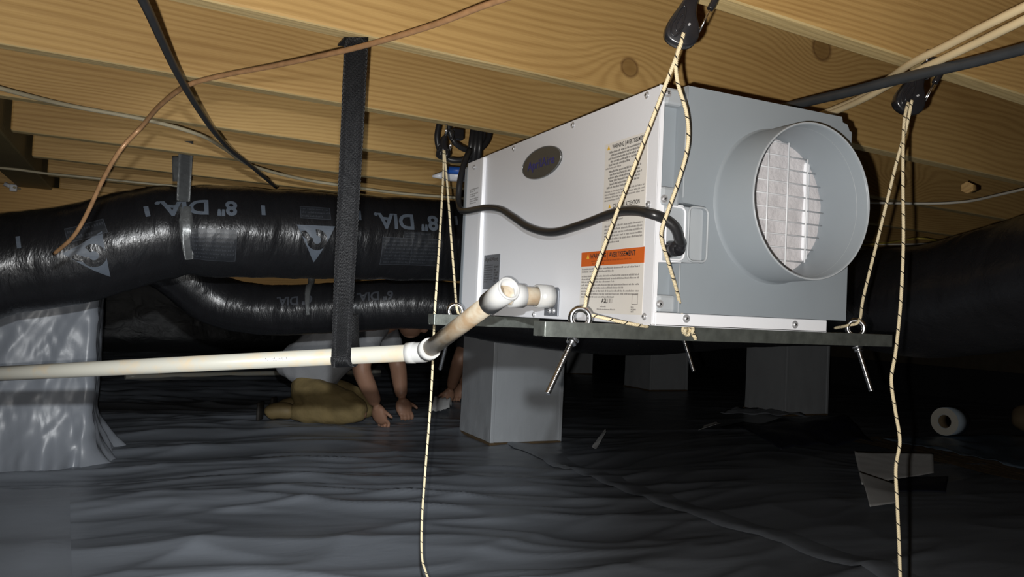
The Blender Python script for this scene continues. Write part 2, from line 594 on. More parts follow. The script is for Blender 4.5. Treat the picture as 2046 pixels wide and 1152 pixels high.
def drape(name, corners, mat, parent=None, nx=24, ny=14, lift=0.006, curl=None, thick=0.0015, **kw):
    """sheet lying on the floor between four floor corners; curl(u,v) lifts it"""
    bm = B()
    a, b, c, d = [Vector(p) for p in corners]
    g = []
    for j in range(ny + 1):
        row = []
        for i in range(nx + 1):
            u, v = i / nx, j / ny
            p = (a.lerp(b, u)).lerp(d.lerp(c, u), v)
            row.append(bm.verts.new((p.x, p.y, fz(p.x, p.y) + lift + (curl(u, v) if curl else 0))))
        g.append(row)
    for j in range(ny):
        for i in range(nx):
            bm.faces.new((g[j][i], g[j][i + 1], g[j + 1][i + 1], g[j + 1][i]))
    bm.normal_update()
    if sum(f.normal.z for f in bm.faces) < 0:
        bmesh.ops.reverse_faces(bm, faces=bm.faces[:])
        bm.normal_update()
    if parent is None:
        bmesh.ops.solidify(bm, geom=bm.faces[:], thickness=thick)
    return mk(name, bm, mat, parent, smooth=True, **kw)


def fl(x, y):
    p = on(x, y, 2, 0.0)
    return Vector((p.x, p.y, 0))


# seams of the liner: overlapping strip running towards the right
seam_pts = [fl(1000, 884), fl(1060, 915), fl(1130, 945), fl(1190, 966), fl(1260, 995), fl(1340, 1025), fl(1430, 1055), fl(1560, 1095), fl(1700, 1140), fl(1800, 1180)]
bm = B()
sp = catmull(seam_pts, 6)
rows = []
for i, p in enumerate(sp):
    q = sp[min(i + 1, len(sp) - 1)] - sp[max(i - 1, 0)]
    nrm = Vector((-q.y, q.x, 0)).normalized()
    row = []
    for k, (off, h) in enumerate(((0.0, 0.003), (0.012, 0.009), (0.035, 0.010), (0.075, 0.008), (0.12, 0.004))):
        v = p + nrm * off
        row.append(bm.verts.new((v.x, v.y, fz(v.x, v.y) + h + 0.002 * math.sin(i * 0.7) * (k in (1, 2)))))
    rows.append(row)
for i in range(len(rows) - 1):
    for k in range(4):
        bm.faces.new((rows[i][k], rows[i + 1][k], rows[i + 1][k + 1], rows[i][k + 1]))
bm.normal_update()
if sum(f.normal.z for f in bm.faces) < 0:
    bmesh.ops.reverse_faces(bm, faces=bm.faces[:])
mk('liner_overlap', bm, M['liner'], FLOOR, smooth=True)
# vertical-edged overlap near the wrapped pier on the left
drape('liner_overlap', [fl(-60, 1010), fl(138, 1000), fl(142, 1200), fl(-60, 1230)], M['liner'], FLOOR, lift=0.012)

# ------------------------------------------------------------------ setting: walls


def wall(name, p0, p1, mat, z1=1.3, th=0.15, label=''):
    p0, p1 = Vector(p0), Vector(p1)
    d = (p1 - p0)
    n = Vector((d.y, -d.x, 0)).normalized()
    bm = B()
    L = d.length
    nx = int(L / 0.2)
    g = []
    for j in range(7):
        row = []
        for i in range(nx + 1):
            p = p0 + d * (i / nx)
            wv = 0.02 * float(perlin(i * 0.7, j * 1.1, 3))
            row.append(bm.verts.new((p.x + n.x * wv, p.y + n.y * wv, -0.03 + (z1 + 0.03) * j / 6)))
        g.append(row)
    for j in range(6):
        for i in range(nx):
            bm.faces.new((g[j][i], g[j][i + 1], g[j + 1][i + 1], g[j + 1][i]))
    bmesh.ops.solidify(bm, geom=bm.faces[:], thickness=th)
    return mk(name, bm, mat, smooth=True, label=label, kind='structure')


WB = wall('wall_back', (-4.0, 9.6, 0), (7.0, 9.6, 0), M['wall_liner'], label='far foundation wall covered with black plastic liner')
WR = wall('wall_right', (7.0, 9.6, 0), (7.0, -3, 0), M['block'], label='bare brown block foundation wall on the right')
WL = wall('wall_left', (-4.0, -3, 0), (-4.0, 9.6, 0), M['wall_liner'], label='left foundation wall covered with black plastic liner')
WF = wall('wall_front', (7.0, -3, 0), (-4.0, -3, 0), M['block'], label='foundation wall behind the photographer')
# liner turned up on the right wall, leaving a bare strip above it
bm = B()
box(bm, (6.93, -2.9, -0.02), (6.96, 9.5, 0.30), 0.004)
mk('wall_liner_skirt', bm, M['wall_liner'], WR)

# ------------------------------------------------------------------ setting: ceiling with joists
bm = B()
box(bm, (-4.2, -3.2, JZ + JH), (7.2, 9.8, JZ + JH + 0.02))
CEIL = mk('ceiling', bm, M['ply'], label='plywood subfloor carried on pine joists', kind='structure')

ANG = math.atan(KX)


def joist_mesh(name, x0, x1, mat, h=JH, t=0.038):
    bm = B()
    box(bm, (x0, 0, 0), (x1, t, h), 0.005, 2)
    for f in bm.faces:
        if f.normal.z < -0.5:
            f.material_index = 1
    me = bpy.data.meshes.new(name)
    bm.to_mesh(me)
    bm.free()
    me.materials.append(mat)
    me.materials.append(M['wood_edge'])
    return me


JX0, JX1 = -0.33, 6.7
jm = joist_mesh('floor_joist', JX0, JX1, M['wood'])
jl = joist_mesh('floor_joist_short', -3.6, -0.47, M['wood'])


def joist_local(px_, py_, k):
    """point on the near face of joist k seen at a pixel -> its local (x, z)"""
    r = (at(px_, py_, 1) - C0)
    n = Vector((-math.sin(ANG), math.cos(ANG), 0))
    o = Vector((0, YA + 0.406 * k, JZ))
    t = (o - C0).dot(n) / r.dot(n)
    p = C0 + r * t - o
    return p.dot(Vector((math.cos(ANG), math.sin(ANG), 0))), p.z


kA = joist_local(1642, 97, 0)
kA2 = joist_local(1275, 150, 0)
kB = joist_local(1800, 360, 1)
mA = wood('pine_joist_with_knot', LIGHT, DARK, knots=((kA[0], kA[1], 0.033, 0.075), (kA2[0] - 0.02, kA2[1] + 0.01, 0.022, -0.05)), freq=75)
kZ = joist_local(1880, 100, -1)
mB = wood('pine_joist_with_dark_knot', LIGHT, DARK, knots=((kB[0], kB[1], 0.035, 0.07),), freq=80)
jA = joist_mesh('floor_joist_knot', JX0, JX1, mA)
jB = joist_mesh('floor_joist_dark_knot', JX0, JX1, mB)
for k in range(-8, 20):
    me = {0: jA, 1: jB}.get(k, jm)
    for q, mesh in ((0, me), (1, jl)):
        o = mk('floor_joist', mesh, None, CEIL)
        o.location = (0, YA + 0.406 * k, JZ)
        o.rotation_euler = (0, 0, ANG)
# girders (children of the ceiling)
bm = B()
box(bm, (-0.46, -2.8, JZ - 0.012), (-0.345, 9.3, JZ + JH - 0.002), 0.004, 1)
mk('girder', bm, M['wood_dark'], CEIL)
bm = B()
box(bm, (-0.52, 3.46, 0.70), (1.98, 3.60, JZ - 0.002), 0.004, 1)
mk('girder', bm, M['wood_orange'], CEIL)
bm = B()
box(bm, (4.14, 3.9, 0.80), (4.28, 9.3, JZ - 0.002), 0.004, 1)
mk('girder', bm, M['wood_dark'], CEIL)
# diagonal bridging beside the left girder
for yb in (2.05, 2.47, 2.88):
    bm = B()
    extrude_poly(bm, [Vector((-0.68, yb, JZ + 0.03)), Vector((-0.64, yb, JZ + 0.03)), Vector((-0.50, yb + 0.28, JZ + 0.2)), Vector((-0.54, yb + 0.28, JZ + 0.2))], (0, 0, 0.03))
    mk('bridging_strut', bm, M['wood_dark'], CEIL)
# small offcut nailed to joist B
p = on(1940, 372, 2, JZ - 0.0)
bm = B()
c = on(1940, 368, 2, JZ)
cyl(bm, c + Vector((-0.045, -0.02, -0.016)), c + Vector((0.05, 0.02, -0.004)), 0.016, 0.01, n=6)
mk('wood_offcut', bm, M['wood'], CEIL)

# ------------------------------------------------------------------ piers


def pier(x0, x1, y0, y1, z1, mat, amp, label, nz=20, seed=0, n=72, r=0.012, crease=True, flare=0.0, detail=1.0):
    cx, cy, hx, hy = (x0 + x1) / 2, (y0 + y1) / 2, (x1 - x0) / 2, (y1 - y0) / 2
    t = thing('block_pier', (cx, cy, 0), label, 'pier', 'plastic-wrapped block piers')
    pts = []
    per = 4 * (hx + hy)
    # rounded rectangle outline
    def outline(s):
        s = s % 1.0 * 4
        side = int(s)
        f = s - side
        # spread points along each side
        f2 = f
        cs = [(-hx, -hy), (hx, -hy), (hx, hy), (-hx, hy)]
        a = Vector(cs[side]); b = Vector(cs[(side + 1) % 4])
        p = a.lerp(b, f2)
        nrm = Vector(((0, -1), (1, 0), (0, 1), (-1, 0))[side])
        return p, nrm
    bm = B()
    rings = []
    for j in range(nz + 1):
        z = z1 * j / nz
        ring = []
        for i in range(n):
            s = i / n
            p, nrm = outline(s)
            w_ = 0.0
            if amp:
                ph = s * 4
                w_ = amp * (float(perlin(ph * 3.0 + z * 2.2, z * 2.5 - ph, seed)) * 1.4 + (0.5 - abs(float(perlin(ph * 4 + z * 6 * detail, z * 3 - ph * 2, seed + 2)))) * 0.9 - 0.25)
                w_ += amp * 3.0 * max(0, 0.16 - z) / 0.16 * (0.5 + float(perlin(ph * 5, z * 9, seed + 5)))
            if flare:
                ph = s * 4
                w_ += flare * max(0, 0.22 - z) ** 2 / 0.0484 * (0.55 + 0.9 * float(perlin(ph * 6, z * 3, seed + 7)))
                w_ += 0.034 * (0.35 - abs(float(perlin(ph * 2.2 - z * 3.0, z * 1.3 + ph, seed + 11)))) + 0.017 * (0.35 - abs(float(perlin(ph * 5 - z * 7.0, z * 2 + ph, seed + 13)))) + 0.007 * (0.3 - abs(float(perlin(ph * 13 + z * 9, z * 6 - ph * 4, seed + 15))))
            q = Vector((cx, cy, z)) + Vector((p.x + nrm.x * w_, p.y + nrm.y * w_, 0)) * 1.0
            ring.append(bm.verts.new(q))
        rings.append(ring)
    for j in range(nz):
        for i in range(n):
            i2 = (i + 1) % n
            bm.faces.new((rings[j][i], rings[j][i2], rings[j + 1][i2], rings[j + 1][i]))
    bm.faces.new(rings[-1])
    mk('plastic_wrap', bm, mat, t, smooth=bool(flare))
    if crease:
        for (ex, ey) in ((x0, y0), (x1, y0)):
            bm = B()
            box(bm, (ex - 0.006, ey - 0.006, 0.01), (ex + 0.014, ey + 0.014, z1 - 0.01), 0.003)
            mk('corner_tape', bm, M['pier_wrap'], t)
        bm = B()
        box(bm, (x0 - 0.010, y0 - 0.010, 0), (x1 + 0.010, y1 + 0.010, 0.016), 0.005)
        mk('bottom_tape', bm, M['mud'], t)
    return t


pier(1.53, 1.90, 3.40, 3.80, 0.70, M['pier_wrap'], 0.002, 'square pier wrapped in smooth grey plastic, standing behind the dehumidifier and beside the kneeling people', seed=1)
pier(4.06, 4.45, 4.06, 4.46, 0.80, M['pier_wrap'], 0.002, 'grey wrapped pier beside the crumpled navy sheet on the floor', seed=2)
pier(4.02, 4.41, 5.60, 6.00, 0.80, M['pier_wrap'], 0.002, 'distant grey wrapped pier, next one in its row beyond the pier by the navy sheet', seed=3)
pier(4.00, 4.39, 7.20, 7.60, 0.80, M['pier_wrap'], 0.002, 'farthest grey wrapped pier, last of its row, mostly hidden by nearer piers', seed=4)
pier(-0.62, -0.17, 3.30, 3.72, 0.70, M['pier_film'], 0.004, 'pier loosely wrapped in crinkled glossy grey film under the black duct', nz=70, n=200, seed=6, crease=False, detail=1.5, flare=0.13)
# loose film gathered at the foot of the crinkled pier

# ------------------------------------------------------------------ lettering


def text_bm(body, height, bold=0.0, cuts=0, align='CENTER'):
    """flat lettering as a bmesh: cap height = height, centred on 0,0"""
    cu = bpy.data.curves.new('lettering', 'FONT')
    cu.body = body
    cu.size = 1.0
    cu.offset = bold
    cu.resolution_u = 4
    o = bpy.data.objects.new('lettering', cu)
    COL.objects.link(o)
    dg = bpy.context.evaluated_depsgraph_get()
    me = bpy.data.meshes.new_from_object(o.evaluated_get(dg))
    bpy.data.objects.remove(o)
    bpy.data.curves.remove(cu)
    bm = B()
    bm.from_mesh(me)
    bpy.data.meshes.remove(me)
    xs = [v.co.x for v in bm.verts]
    k = height / 0.7
    cx = (min(xs) + max(xs)) / 2 if align == 'CENTER' else min(xs)
    for v in bm.verts:
        v.co = Vector(((v.co.x - cx) * k, (v.co.y - 0.35) * k, 0))
    if cuts:
        lo = min(v.co.y for v in bm.verts); hi = max(v.co.y for v in bm.verts)
        for i in range(1, cuts):
            y = lo + (hi - lo) * i / cuts
            bmesh.ops.bisect_plane(bm, geom=bm.verts[:] + bm.edges[:] + bm.faces[:], plane_co=(0, y, 0), plane_no=(0, 1, 0))
        lo = min(v.co.x for v in bm.verts); hi = max(v.co.x for v in bm.verts)
        nn = max(2, int((hi - lo) / 0.03))
        for i in range(1, nn):
            x = lo + (hi - lo) * i / nn
            bmesh.ops.bisect_plane(bm, geom=bm.verts[:] + bm.edges[:] + bm.faces[:], plane_co=(x, 0, 0), plane_no=(1, 0, 0))
    return bm


def mapped(bm, fn):
    for v in bm.verts:
        v.co = fn(v.co.x, v.co.y)
    return bm


def fine_print(bm, x0, x1, ytop, nlines, lh, fn, fill=0.62, center=False, rnd=None):
    """rows of tiny word-shaped marks: print too small to read"""
    rnd = rnd or random.Random(3)
    for i in range(nlines):
        y = ytop - lh * (i + 0.5)
        x = x0
        end = x1 if i < nlines - 1 else x0 + (x1 - x0) * rnd.uniform(0.4, 0.8)
        sh = 0
        if center:
            sh = (x1 - x0) * rnd.uniform(0.0, 0.10)
            x += sh
            end -= sh
        while x < end:
            w_ = min(rnd.uniform(1.2, 4.2) * lh * 0.55, end - x)
            # each word is a few strokes
            s = x
            while s < x + w_:
                hgt = lh * fill * rnd.choice((0.7, 0.75, 1.0))
                sw = lh * 0.22
                b0 = y - lh * fill / 2
                vs = [bm.verts.new(fn(a, b)) for a, b in ((s, b0), (s + sw, b0), (s + sw, b0 + hgt), (s, b0 + hgt))]
                bm.faces.new(vs)
                s += lh * 0.36
            x += w_ + lh * 0.4
    return bm


# ------------------------------------------------------------------ dehumidifier
X0, X1, Y0, Y1, Z0, Z1 = 0.596, 0.935, 0.833, 1.517, 0.640, 0.955
DH = thing('dehumidifier', ((X0 + X1) / 2, (Y0 + Y1) / 2, Z0), 'white and grey crawl space dehumidifier with a round duct collar, hung from the joists', 'dehumidifier')


def side(y, z, d=0.0):
    return Vector((X0 - d, y, z))


bm = B()
box(bm, (X0 + 0.003, 0.864, Z0 + 0.002), (X1 - 0.002, Y1 - 0.002, Z1 - 0.002), 0.003)
mk('case', bm, M['grey_case'], DH)
bm = B()
box(bm, (X0, Y0, Z0), (X0 + 0.0025, 1.412, Z1), 0.001, 1)
mk('side_panel', bm, M['white_metal'], DH)
bm = B()
box(bm, (X0 + 0.0008, 1.412, Z0), (X0 + 0.0028, Y1 - 0.012, Z1), 0.0008, 1)
mk('side_panel', bm, M['white_metal'], DH, label='narrow white strip panel at the rear')
bm = B()
box(bm, (X0 - 0.007, 1.405, Z0 + 0.004), (X0 + 0.001, 1.421, Z1 - 0.003), 0.0025)
mk('panel_lip', bm, M['white_edge'], DH)
bm = B()
box(bm, (X0 + 0.002, Y1 - 0.012, Z0 + 0.002), (X1 - 0.003, Y1 + 0.012, Z1 - 0.004), 0.006)
mk('rear_cover', bm, M['grey_case'], DH)
# return flange of the white panel on the end face
fl_pts = [(X0, Z0), (0.6035, Z0), (0.6035, 0.722), (0.640, 0.724), (0.644, 0.729), (0.644, 0.795), (0.640, 0.800), (0.6035, 0.800), (0.6035, Z1), (X0, Z1)]
bm = extrude_poly(B(), [Vector((x, Y0, z)) for x, z in fl_pts], (0, 0.0025, 0))
mk('panel_flange', bm, M['white_edge'], DH)
bm = B()
box(bm, (X0, Y0 - 0.009, Z0 - 0.001), (0.899, Y0 - 0.0065, 0.6565), 0.0008, 1)
box(bm, (X0, Y0 - 0.009, Z0 - 0.001), (0.899, Y0 + 0.02, Z0 + 0.0012), 0.0005, 1)
mk('bottom_rail', bm, M['white_edge'], DH)

# grey end cover with a round opening
CC = Vector((0.790, 0, 0.812))
CR = 0.1035
OUT = [(0.632, 0.957), (0.914, 0.957), (0.916, 0.949), (0.926, 0.947), (0.930, 0.939), (X1, 0.937), (X1, 0.657), (0.629, 0.657), (0.629, 0.722), (0.668, 0.724), (0.674, 0.730), (0.674, 0.794), (0.668, 0.800), (0.632, 0.802), (0.629, 0.806)]
bm = B()
vo = [bm.verts.new((x, 0.822, z)) for x, z in OUT]
NH = 56
vh = [bm.verts.new((CC.x + 0.097 * math.cos(2 * math.pi * i / NH), 0.822, CC.z + 0.097 * math.sin(2 * math.pi * i / NH))) for i in range(NH)]
es = [bm.edges.new((vo[i], vo[(i + 1) % len(vo)])) for i in range(len(vo))] + [bm.edges.new((vh[i], vh[(i + 1) % NH])) for i in range(NH)]
bmesh.ops.triangle_fill(bm, use_beauty=True, edges=es)
r = bmesh.ops.extrude_face_region(bm, geom=bm.faces[:])
bmesh.ops.translate(bm, verts=[g for g in r['geom'] if isinstance(g, bmesh.types.BMVert)], vec=(0, 0.026, 0))
bmesh.ops.recalc_face_normals(bm, faces=bm.faces[:])
mk('end_cover', bm, M['grey_case'], DH)
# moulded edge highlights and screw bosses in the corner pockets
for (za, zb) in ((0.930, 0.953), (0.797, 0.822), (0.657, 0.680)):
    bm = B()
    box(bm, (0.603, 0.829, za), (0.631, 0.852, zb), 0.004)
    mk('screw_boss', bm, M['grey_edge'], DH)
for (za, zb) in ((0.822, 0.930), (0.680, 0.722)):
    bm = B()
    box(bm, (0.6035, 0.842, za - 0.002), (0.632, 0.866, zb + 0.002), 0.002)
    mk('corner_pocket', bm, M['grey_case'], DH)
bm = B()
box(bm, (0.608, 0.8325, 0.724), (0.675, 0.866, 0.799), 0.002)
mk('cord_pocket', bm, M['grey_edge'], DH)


def rrect(x0, x1, z0, z1, r, y, open_left=False):
    pts = []
    for cx, cz, a in ((x1 - r, z1 - r, 90), (x1 - r, z0 + r, 0), (x0 + r, z0 + r, -90), (x0 + r, z1 - r, 180)):
        for k in range(5):
            aa = math.radians(a - 22.5 * k) if True else 0
            pts.append(Vector((cx + r * math.cos(aa), y, cz + r * math.sin(aa))))
    return pts + [pts[0]]


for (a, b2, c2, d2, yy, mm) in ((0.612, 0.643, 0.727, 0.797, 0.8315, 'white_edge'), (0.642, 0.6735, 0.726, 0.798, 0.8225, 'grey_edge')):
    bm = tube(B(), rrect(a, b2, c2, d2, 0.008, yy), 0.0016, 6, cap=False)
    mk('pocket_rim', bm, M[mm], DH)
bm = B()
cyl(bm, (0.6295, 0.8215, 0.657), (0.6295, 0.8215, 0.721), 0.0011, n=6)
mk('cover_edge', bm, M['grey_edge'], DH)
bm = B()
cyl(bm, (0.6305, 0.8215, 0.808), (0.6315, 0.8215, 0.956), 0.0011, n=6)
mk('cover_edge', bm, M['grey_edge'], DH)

# collar
YF = 0.822


def ring_loft(prof, n=64, mat=None, c=CC):
    bm = B()
    rings = []
    for (y, r_) in prof:
        rings.append([bm.verts.new((c.x + r_ * math.cos(2 * math.pi * k / n), y, c.z + r_ * math.sin(2 * math.pi * k / n))) for k in range(n)])
    for i in range(len(rings) - 1):
        for k in range(n):
            f = bm.faces.new((rings[i][k], rings[i][(k + 1) % n], rings[i + 1][(k + 1) % n], rings[i + 1][k]))
            f.smooth = True
    bmesh.ops.recalc_face_normals(bm, faces=bm.faces[:])
    return bm


LEN = 0.070
bm = ring_loft([(YF + 0.005, 0.0965), (YF - 0.02, 0.0985), (YF - LEN + 0.002, 0.1008), (YF - LEN, 0.1020), (YF - LEN, 0.1040), (YF - LEN + 0.002, 0.1046), (YF - 0.006, 0.1058), (YF - 0.002, 0.1072), (YF + 0.001, 0.1100)])
COLLAR = mk('duct_collar', bm, M['grey_case'], DH)
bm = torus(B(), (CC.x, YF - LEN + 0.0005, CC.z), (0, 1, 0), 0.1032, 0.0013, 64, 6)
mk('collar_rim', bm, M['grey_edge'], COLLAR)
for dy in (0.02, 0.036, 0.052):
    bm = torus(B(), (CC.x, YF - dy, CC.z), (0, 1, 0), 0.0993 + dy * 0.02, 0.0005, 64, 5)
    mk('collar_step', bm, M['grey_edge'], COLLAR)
# filter and guard
bm = B()
N = 40
g = []
for j in range(N + 1):
    row = []
    for i in range(N + 1):
        x = CC.x - 0.1 + 0.2 * i / N
        z = CC.z - 0.1 + 0.2 * j / N
        row.append(bm.verts.new((x, 0.8315 + 0.003 * float(perlin(x * 30, z * 30, 2)) - 0.002 * math.exp(-((x - CC.x + 0.03) ** 2 + (z - CC.z + 0.035) ** 2) / 0.0003), z)))
    g.append(row)
for j in range(N):
    for i in range(N):
        bm.faces.new((g[j][i], g[j][i + 1], g[j + 1][i + 1], g[j + 1][i]))
FIL = mk('air_filter', bm, M['filter'], DH, smooth=True)
bm = B()
box(bm, (CC.x + 0.062, 0.8275, CC.z - 0.072), (CC.x + 0.072, 0.846, CC.z + 0.072), 0.004)
mk('filter_frame', bm, M['white_edge'], FIL)
GR = None
for i in range(-5, 6):
    z = CC.z + i * 0.0185
    hw = math.sqrt(max(0, 0.0968 ** 2 - (i * 0.0185) ** 2))
    bm = B()
    cyl(bm, (CC.x - hw, 0.8265, z), (CC.x + hw, 0.8265, z), 0.0011, n=6)
    mk('guard_wire', bm, M['wire_white'], DH)
for i in range(-2, 3):
    x = CC.x - 0.012 + i * 0.037
    hw = math.sqrt(max(0, 0.0968 ** 2 - (x - CC.x) ** 2))
    bm = B()
    cyl(bm, (x, 0.8250, CC.z - hw), (x, 0.8250, CC.z + hw), 0.0012, n=6)
    mk('guard_wire', bm, M['wire_white'], DH)


def screw(p, nrm, r, parent, mat='screw'):
    p, nrm = Vector(p), Vector(nrm).normalized()
    bm = B()
    cyl(bm, p, p + nrm * 0.0008, r * 1.35, n=14)
    cyl(bm, p + nrm * 0.0008, p + nrm * 0.0030, r, r * 0.75, n=14)
    o = mk('screw', bm, M[mat], parent)
    x = nrm.orthogonal().normalized()
    y = nrm.cross(x)
    a = random.uniform(0, 3)
    x, y = x * math.cos(a) + y * math.sin(a), y * math.cos(a) - x * math.sin(a)
    bm = B()
    for u, v in ((x, y), (y, x)):
        q = p + nrm * 0.0031
        bm.faces.new([bm.verts.new(q + u * (r * 0.6 * s1) + v * (r * 0.14 * s2)) for s1, s2 in ((-1, -1), (1, -1), (1, 1), (-1, 1))])
    mk('screw_recess', bm, M['screw_slot'], o)
    return o


for x, y in ((1293, 190), (1145, 250), (1027, 297), (948, 334), (1296, 408), (1288, 632), (988, 627), (1067, 628)):
    p = on(x, y, 0, X0)
    screw(p, (-1, 0, 0), 0.0036, DH)
for x, y in ((1334, 186), (1327, 397), (1318, 607)):
    p = on(x, y, 1, 0.829)
    screw(p, (0, -1, 0), 0.0042, DH)
screw(on(1588, 648, 1, Y0 - 0.009), (0, -1, 0), 0.0042, DH)
screw(on(1371, 636, 1, Y0 - 0.009), (0, -1, 0), 0.0042, DH)

# badge
bc = Vector((0, 1.163, 0.9025))
bm = B()
for rr, dd, in ((1.0, 0.0),):
    pts = [side(bc.y - 0.071 * math.cos(2 * math.pi * i / 48), bc.z + 0.0265 * math.sin(2 * math.pi * i / 48), 0.0) for i in range(48)]
extrude_poly(bm, pts, (-0.0030, 0, 0), 0.001)
BAD = mk('badge', bm, M['badge'], DH)
path = [side(bc.y - 0.070 * math.cos(2 * math.pi * i / 48), bc.z + 0.0256 * math.sin(2 * math.pi * i / 48), 0.003) for i in range(49)]
mk('badge_rim', tube(B(), path, 0.0009, 6, cap=False), M['badge_rim'], BAD)
bm = mapped(text_bm('AprilAire', 0.0150, 0.012), lambda x, y: side(bc.y - x * 1.22, bc.z + y, 0.0034))
mk('badge_lettering', bm, M['badge_ink'], BAD)


def quad(y0, y1, z0, z1, d):
    """y0 = picture-left edge (larger y)"""
    return extrude_poly(B(), [side(y0, z0, 0.0002), side(y1, z0, 0.0002), side(y1, z1, 0.0002), side(y0, z1, 0.0002)], (-d, 0, 0))


# upper warning label
LY0, LY1 = 0.962, 0.856
LAB = mk('warning_label', quad(LY0, LY1, 0.744, 0.898, 0.0004), M['label'], DH, label='tall cream warning label with small black print')


def lab(o):
    return lambda x, y: side(o[0] - x, o[1] + y, 0.0009)


def place_text(s, yc, zc, h, bold, mat, parent, wid=None):
    bm = text_bm(s, h, bold)
    k = 1.0
    if wid:
        xs = [v.co.x for v in bm.verts]
        k = wid / (max(xs) - min(xs))
    mapped(bm, lambda x, y: side(yc - x * k, zc + y, 0.0009))
    return mk('label_lettering', bm, M[mat], parent)


place_text('WARNING | AVERTISSEMENT', 0.902, 0.8915, 0.0062, 0.02, 'ink', LAB, 0.082)
bm = extrude_poly(B(), [side(0.9565, 0.8885, 0.0008), side(0.9485, 0.8885, 0.0008), side(0.9525, 0.8955, 0.0008)], (-0.0002, 0, 0))
mk('hazard_triangle', bm, M['yellow'], LAB)
rp = random.Random(5)
bm = B()
fine_print(bm, -0.046, 0.046, 0.8865 - 0.82, 5, 0.0046, lambda x, y: side(0.909 - x, 0.82 + y, 0.0009), 0.66, True, rp)
fine_print(bm, -0.046, 0.046, 0.8585 - 0.82, 6, 0.0046, lambda x, y: side(0.909 - x, 0.82 + y, 0.0009), 0.66, True, rp)
mk('fine_print', bm, M['ink'], LAB, kind='stuff')
bm = B()
fine_print(bm, -0.049, 0.049, 0.8635 - 0.82, 1, 0.0042, lambda x, y: side(0.909 - x, 0.82 + y, 0.0009), 0.6, False, rp)
fine_print(bm, -0.049, 0.049, 0.8295 - 0.82, 4, 0.0042, lambda x, y: side(0.909 - x, 0.82 + y, 0.0009), 0.6, False, rp)
fine_print(bm, -0.049, 0.049, 0.7965 - 0.82, 3, 0.0042, lambda x, y: side(0.909 - x, 0.82 + y, 0.0009), 0.6, False, rp)
fine_print(bm, -0.046, 0.048, 0.7795 - 0.82, 6, 0.0046, lambda x, y: side(0.909 - x, 0.82 + y, 0.0009), 0.6, False, rp)
mk('fine_print', bm, M['ink_soft'], LAB, kind='stuff')
place_text('CAUTION | ATTENTION', 0.902, 0.8055, 0.0058, 0.02, 'ink', LAB, 0.066)
bm = extrude_poly(B(), [side(0.9475, 0.8030, 0.0008), side(0.9405, 0.8030, 0.0008), side(0.944, 0.8092, 0.0008)], (-0.0002, 0, 0))
mk('hazard_triangle', bm, M['yellow'], LAB)
# lower label with orange band
LB2 = mk('refrigerant_label', quad(1.018, 0.854, 0.652, 0.7215, 0.0004), M['label'], DH, label='cream label under the orange warning band')
OB = mk('warning_band', quad(1.018, 0.854, 0.7215, 0.7430, 0.0004), M['orange'], DH, label='orange warning band')
place_text('WARNING | AVERTISSEMENT', 0.933, 0.7362, 0.0070, 0.02, 'ink', OB, 0.118)
bm = extrude_poly(B(), [side(1.0025, 0.7325, 0.0008), side(0.9945, 0.7325, 0.0008), side(0.9985, 0.7395, 0.0008)], (-0.0002, 0, 0))
mk('hazard_triangle', bm, M['yellow'], OB)
bm = B()
fine_print(bm, -0.062, 0.062, 0.7305 - 0.82, 2, 0.0038, lambda x, y: side(0.936 - x, 0.82 + y, 0.0009), 0.55, True, rp)
mk('fine_print', bm, M['ink_brown'], OB, kind='stuff')
bm = B()
for zt, nl in ((0.7195, 2), (0.7085, 3), (0.6955, 2), (0.6865, 3)):
    fine_print(bm, -0.078, 0.072, zt - 0.82, nl, 0.0042, lambda x, y: side(0.936 - x, 0.82 + y, 0.0009), 0.62, False, rp)
fine_print(bm, -0.025, 0.025, 0.6640 - 0.82, 1, 0.0038, lambda x, y: side(0.936 - x, 0.82 + y, 0.0009), 0.55, True, rp)
fine_print(bm, -0.036, 0.036, 0.6600 - 0.82, 1, 0.0038, lambda x, y: side(0.936 - x, 0.82 + y, 0.0009), 0.55, True, rp)
for q in range(3):
    fine_print(bm, 0.056, 0.072, 0.6640 - 0.82 - q * 0.003, 1, 0.0034, lambda x, y: side(0.936 - x, 0.82 + y, 0.0009), 0.8, False, rp)
mk('fine_print', bm, M['ink_soft'], LB2, kind='stuff')
place_text('A2L', 0.948, 0.6705, 0.0064, 0.03, 'ink', LB2, 0.016)
bm = B()
for (ya, yb) in ((0.9385, 0.9335), (0.9325, 0.9275)):
    path = [side(ya, 0.6675, 0.0009), side(yb, 0.6675, 0.0009), side(yb, 0.6735, 0.0009), side(ya, 0.6735, 0.0009), side(ya, 0.6675, 0.0009)]
    tube(bm, path, 0.0003, 4, cap=False)
mk('label_symbol', bm, M['ink_soft'], LB2, kind='stuff')
bm = B()
path = [side(0.878, 0.666, 0.0009), side(0.865, 0.666, 0.0009), side(0.865, 0.679, 0.0009), side(0.878, 0.679, 0.0009), side(0.878, 0.666, 0.0009)]
tube(bm, path, 0.0004, 4, cap=False)
mk('label_symbol', bm, M['ink_soft'], LB2)
